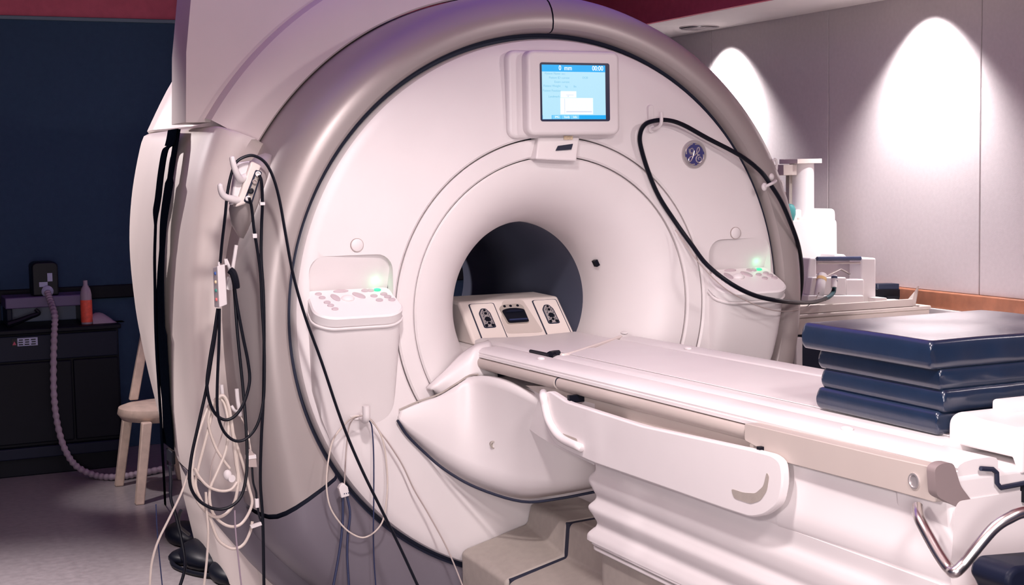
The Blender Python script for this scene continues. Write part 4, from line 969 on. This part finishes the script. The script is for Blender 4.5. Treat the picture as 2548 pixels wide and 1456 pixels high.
# corrugated hose
hp_ = [aty(118, 727, YC+.16), aty(126, 752, YC+.10), aty(136, 785, YC-.03), aty(135, 830, YC-.05), aty(133, 900, YC-.06), aty(134, 980, YC-.08), aty(142, 1050, YC-.1), aty(160, 1115, YC-.12), aty(190, 1160, YC-.16), atz(240, 1184, .02), atz(290, 1187, .02), atz(340, 1180, .02), atz(400, 1168, .02)]
P = catmull(hp_, 24)
tot = len(P)
b = MB(); b.tube(P, lambda t: .0165+.0025*math.sin(t*tot*1.05), 10, smooth=False); tag(b.build('corrugated_hose', M['hose'], smooth=60), 'long lilac corrugated hose hanging from the black box down to the floor', 'hose')

# ================================================================== RIGHT SIDE: CART, TRAY, COIL, CABINET, COUNTER
YR = .90
uc = thing('utility_cart', 'beige steel utility cart behind the pads at the right wall', 'cart', (1.95, YR+.2, 0))
a = aty(1945, 783, YR)
xl_, zt_ = a.x, .895
xr_ = xl_+.86
# front frame with a long opening rounded at its upper corner
cbox('cart_top', xl_, xr_, zt_-.018, zt_, YR-.012, YR+.50, 'beige', uc)
cbox('front_apron', xl_, xr_, .80, zt_-.018, YR, YR+.02, 'beige', uc)
xo = aty(1974, 830, YR).x; xo2 = aty(1992, 830, YR).x
cbox('end_upright', xl_, xo, .08, .80, YR, YR+.46, 'beige', uc)
cbox('end_upright', xr_-.05, xr_, .08, .80, YR, YR+.46, 'beige', uc)
cbox('inner_void', xo, xr_-.05, .12, .80, YR+.06, YR+.45, 'gap', uc)
xw0, xw1 = aty(1979, 850, YR).x, aty(1994, 850, YR).x
cbox('white_tube', xw0, xw1, .40, .79, YR-.012, YR+.02, 'white', uc)
cbox('lower_shelf', xo, xr_-.05, .10, .12, YR, YR+.45, 'beige', uc)
for x in (xl_+.03, xr_-.03):
    for y in (YR+.04, YR+.42): MB().cyl((x, y, .04), (1, 0, 0), .04, .025, 18).build('caster', M['black'], uc)
# tray with turned-up ends
tz0 = zt_+.001; tz1 = aty(2100, 755, YR).z
ty = thing('beige_tray', 'long beige tray with turned up end flaps on the cart top', 'tray', (1.95, YR+.2, zt_))
txl = aty(1957, 755, YR).x; txr = aty(2270, 757, YR).x
cbox('tray_front', txl, txr, tz0, tz1, YR-.005, YR+.008, 'beige', ty, .003)
cbox('tray_back', txl, txr, tz0, tz1, YR+.34, YR+.352, 'beige', ty, .003)
cbox('tray_floor', txl, txr, tz0, tz0+.008, YR, YR+.34, 'beige', ty, .002)
q = [aty(1957, 757, YR), aty(1958, 728, YR+.02), aty(1990, 712, YR+.34), Vector((txl, YR+.34, tz0))]
b = MB(); b.hexa([Vector((txl, YR, tz0)), Vector((txl+.01, YR, tz0)), Vector((txl+.01, YR+.35, tz0)), Vector((txl, YR+.35, tz0)), aty(1957, 728, YR), aty(1962, 727, YR), aty(1992, 710, YR+.3), aty(1988, 710, YR+.3)]); b.build('tray_flap', M['beige'], ty)
b = MB(); c_ = aty(2290, 752, YR); b.hexa([Vector((txr-.008, YR, tz0)), Vector((txr+.02, YR, tz0)), Vector((txr+.02, YR+.06, tz0)), Vector((txr-.008, YR+.06, tz0)), aty(2276, 725, YR), aty(2283, 712, YR), aty(2287, 712, YR+.03), aty(2281, 725, YR+.03)]); b.build('tray_flap', M['beige'], ty)
# head coil: white frame with tilted mirror
hc = thing('head_coil', 'bright white open head coil frame with mirror bars standing in the tray', 'coil', (1.95, YR+.15, tz0))
def PX(px, py_, y=YR+.10): return aty(px, py_, y)
for xa, xb in ((2004, 2032), (2142, 2180)):
    V = [PX(xa, 757), PX(xb, 757), PX(xb, 642), PX(xa+(12 if xa < 2100 else 2), 642)]
    b = MB(); b.loft([V, [v+Vector((0, .14, 0)) for v in V]]); b.build('coil_side', M['white'], hc, bevel=.008)
V = [PX(2028, 645), PX(2146, 643), PX(2146, 720), PX(2028, 720)]
b = MB(); b.loft([[v+Vector((0, .09, 0)) for v in V], [v+Vector((0, .11, 0)) for v in V]]); b.build('mirror', M['glass'], hc)
for py_, hh, mt in ((644, .010, 'cableb'), (655, .005, 'cableg')):
    p0, p1 = PX(2033, py_, YR+.09), PX(2141, py_-1, YR+.09); MB().tube([p0, p1], hh, 8).build('mirror_bar', M[mt], hc)
for (xa, ya), (xb, yb) in (((2058, 687), (2093, 670)), ((2093, 670), (2138, 694))): MB().tube([PX(xa, ya, YR+.185), PX(xb, yb, YR+.185)], .003, 6).build('mirror_arm', M['cableg'], hc)
V = [PX(2015, 735, YR+.06), PX(2106, 735, YR+.06), PX(2106, 690, YR+.06), PX(2022, 690, YR+.06)]
b = MB(); b.loft([V, [v+Vector((0, .05, 0)) for v in V]]); b.build('coil_base', M['white'], hc, bevel=.006)
V = [PX(2106, 745, YR+.07), PX(2150, 745, YR+.07), PX(2150, 695, YR+.07), PX(2106, 695, YR+.07)]
b = MB(); b.loft([V, [v+Vector((0, .05, 0)) for v in V]]); b.build('coil_base', M['white'], hc, bevel=.006)
V = [PX(2012, 757, YR+.05), PX(2150, 757, YR+.05), PX(2150, 735, YR+.05), PX(2012, 735, YR+.05)]
b = MB(); b.loft([V, [v+Vector((0, .16, 0)) for v in V]]); b.build('coil_foot', M['white'], hc, bevel=.006)
# plugs
pl = thing('coil_plug', 'white plug with an amber ring leaning on the head coil', 'plug', PX(2040, 715, YR+.02))
b = MB(); b.tube([PX(2038, 735, YR+.0), PX(2041, 715, YR+.0), PX(2046, 684, YR+.03)], .022, 14, 3); b.build('plug_body', M['white'], pl)
b = MB(); b.tube([PX(2043, 699, YR+.015), PX(2045, 692, YR+.02)], .0235, 14, 3, smooth=False); b.build('plug_ring', M['gold'], pl)
pl = thing('coil_plug', 'slim white plug with dark bands on the teal ended cable', 'plug', PX(2075, 705, YR+.02))
b = MB(); b.tube([PX(2075, 716, YR+.0), PX(2076, 686, YR+.02)], .0135, 12, smooth=False); b.build('plug_body', M['white'], pl)
for py_ in (688, 697): b = MB(); b.tube([PX(2076, py_, YR+.015), PX(2076, py_+5, YR+.013)], .0145, 12, smooth=False); b.build('plug_band', M['cableb'], pl)
# the thick black coil cable
CC = [(2075, 718, YR), (2070, 730, YR), (2056, 742, YR-.05), (2030, 751, .55), (2008, 753, .25), (1985, 753, .0), (1940, 749, -.16), (1880, 736, -.18), (1820, 707, -.19), (1760, 660, -.15), (1720, 608, -.08), (1680, 552, -.04), (1640, 490, -.035), (1614, 430, -.035), (1596, 372, -.04), (1592, 340, -.045), (1601, 314, -.055), (1622, 302, -.06), (1660, 299, -.055), (1700, 311, -.045), (1760, 344, -.04), (1840, 386, -.045), (1890, 424, -.04), (1915, 456, -.05), (1943, 500, -.05), (1966, 552, -.04), (1985, 605, .0), (1994, 655, .12), (1995, 705, .26), (1989, 745, .40), (1983, 775, .5)]
cable('coil_cable', CC, .0083, M['black'], 'thick black coil cable looped over the hook beside the round emblem')
b = MB(); b.tube([PX(2076, 715, YR), PX(2074, 728, YR), PX(2064, 738, YR-.04), PX(2052, 744, YR-.06)], .0098, 8); tag(b.build('cable_boot', M['tealc']), 'teal cable boot on the slim white plug', 'cable end')
cable('thin_wire', [(2038, 728, YR-.02), (2030, 742, YR-.02), (2022, 750, .6), (2006, 764, .3), (1985, 771, .0), (1950, 775, -.12), (1910, 769, -.16), (1860, 750, -.17), (1800, 715, -.18), (1740, 655, -.12), (1700, 600, -.07), (1680, 572, -.05)], .0021, M['cableg'], 'thin dark wire sagging under the thick coil cable')
# black device on the tray
bd = thing('black_device', 'small black device on the tray right of the head coil', 'device', (2.28, YR+.2, tz0))
V = [PX(2182, 740, YR+.12), PX(2240, 742, YR+.12), PX(2240, 720, YR+.12), PX(2182, 720, YR+.12)]
b = MB(); b.loft([V, [v+Vector((0, .10, .012)) for v in V]]); b.build('device_body', M['black'], bd, bevel=.004)
V = [PX(2184, 720, YR+.12), PX(2238, 720, YR+.12), PX(2238, 706, YR+.14), PX(2184, 707, YR+.14)]
b = MB(); b.loft([V, [v+Vector((0, .06, 0)) for v in V]]); b.build('device_face', M['darkg'], bd, bevel=.003)
V = [PX(2208, 747, YR+.1), PX(2238, 746, YR+.1), PX(2238, 738, YR+.1), PX(2208, 738, YR+.1)]
b = MB(); b.loft([V, [v+Vector((0, .08, 0)) for v in V]]); b.build('device_foot', M['black'], bd)
V = [PX(2178, 754, YR+.05), PX(2242, 752, YR+.05), PX(2242, 746, YR+.05), PX(2208, 746, YR+.05), PX(2206, 741, YR+.05), PX(2178, 741, YR+.05)]
b = MB(); b.loft([V, [v+Vector((0, .2, 0)) for v in V]]); tag(b.build('white_block', M['white'], bevel=.002), 'low white block under the small black device', 'block')
# tall white cabinet behind
YK = 1.62
kb = thing('white_cabinet', 'tall white rounded cabinet behind the utility cart', 'cabinet', (2.2, YK+.2, 0))
xa, xb = aty(1930, 545, YK).x, aty(2083, 545, YK).x; ztop = aty(2040, 546, YK).z
b = MB(); b.prism(rpoly([(xa, 0.02), (xb+.02, 0.02), (xb, ztop), (xa, ztop)], [.01, .01, .03, .03]), 'y', YK, YK+.03); b.build('cabinet_front', M['white'], kb, bevel=.008)
zt2 = aty(2060, 520, YK).z
b = MB(); b.prism(rpoly([(xa, 0.0), (xb+.03, 0.0), (xb+.012, zt2), (xa, zt2)], [.01, .01, .03, .03]), 'y', YK+.03, YK+.42); b.build('cabinet_body', M['white'], kb, bevel=.01)
a = aty(1972, 704, YK); MB().box(((a.x+.12), YK-.004, a.z), (.40, .008, .006)).build('drawer_line', M['cableg'], kb)
b = MB(); V = [aty(px, py_, YK-.12) for px, py_ in ((2075, 645), (2100, 648), (2108, 640), (2100, 633), (2078, 633))]; b.loft([V, [v+Vector((0, .12, 0)) for v in V]]); b.build('cabinet_latch', M['white'], kb, bevel=.003)
# roll on top
YP = YK+.06
rl = thing('paper_roll_holder', 'white cylinder under a flat pale plate on the cabinet top', 'dispenser', (2.27, YP, ztop))
a, c = aty(1976, 540, YP), aty(2025, 540, YP); zc0 = ztop+.012; zc1 = aty(2000, 407, YP).z; rr = (c.x-a.x)/2*1.02
MB().cyl(((a.x+c.x)/2, YP+.02, (zc0+zc1)/2), (0, 0, 1), rr, zc1-zc0, 32).build('cylinder', M['white'], rl)
a2, c2 = aty(1967, 400, YP), aty(2028, 400, YP); MB().box(((a2.x+c2.x)/2, YP+.02, zc1+.012), (c2.x-a2.x, .16, .024)).build('top_plate', M['cream'], rl, bevel=.002)
a2, c2 = aty(1941, 410, YP), aty(1974, 436, YP); MB().box(((a2.x+c2.x)/2, YP+.02, (a2.z+c2.z)/2), (c2.x-a2.x, .10, a2.z-c2.z)).build('side_block', M['beige'], rl, bevel=.003)
a2, c2 = aty(1968, 436, YP), aty(1976, 540, YP); MB().box(((a2.x+c2.x)/2, YP+.03, (a2.z+zc0)/2), (c2.x-a2.x, .03, a2.z-zc0)).build('back_post', M['step'], rl)
MB().prism(rrect(.20, .15, .03, 5, (a.x+c.x)/2+.03, YP+.03), 'z', ztop+.0, zc0+.001).build('foot_plate', M['cream'], rl, bevel=.002)
a2, c2 = aty(1949, 478, YP+.12), aty(1968, 540, YP+.12); o = MB().box(((a2.x+c2.x)/2, YP+.16, (a2.z+ztop)/2), (.09, .08, a2.z-ztop)).build('carton', M['cream'], bevel=.003); tag(o, 'pale carton standing behind the white cylinder on the cabinet', 'box')
b = MB(); p = aty(1965, 524, YP-.06); b.lathe_axis([(.025, 0), (.034, .03), (.034, .06), (.024, .08), (.012, .085), (.001, .086)], (p.x, YP-.055, ztop+.0), (0, 0, 1), 16); tag(b.build('teal_cup', M['teal']), 'small teal cup beside the white cylinder on the cabinet', 'cup')
# counter along the right wall
cn = thing('wall_counter', 'long white counter against the right wall under the wood rail', 'counter', (2.3, -.3, 0))
cbox('worktop', 1.99, XW-.02, .80, .835, -2.2, YR-.02, 'white', cn)
cbox('backsplash', XW-.035, XW-.02, .835, .866, -2.2, 1.6, 'white', cn, .003)
cbox('counter_body', 2.03, XW-.02, .02, .80, -2.2, YR-.05, 'beige', cn)
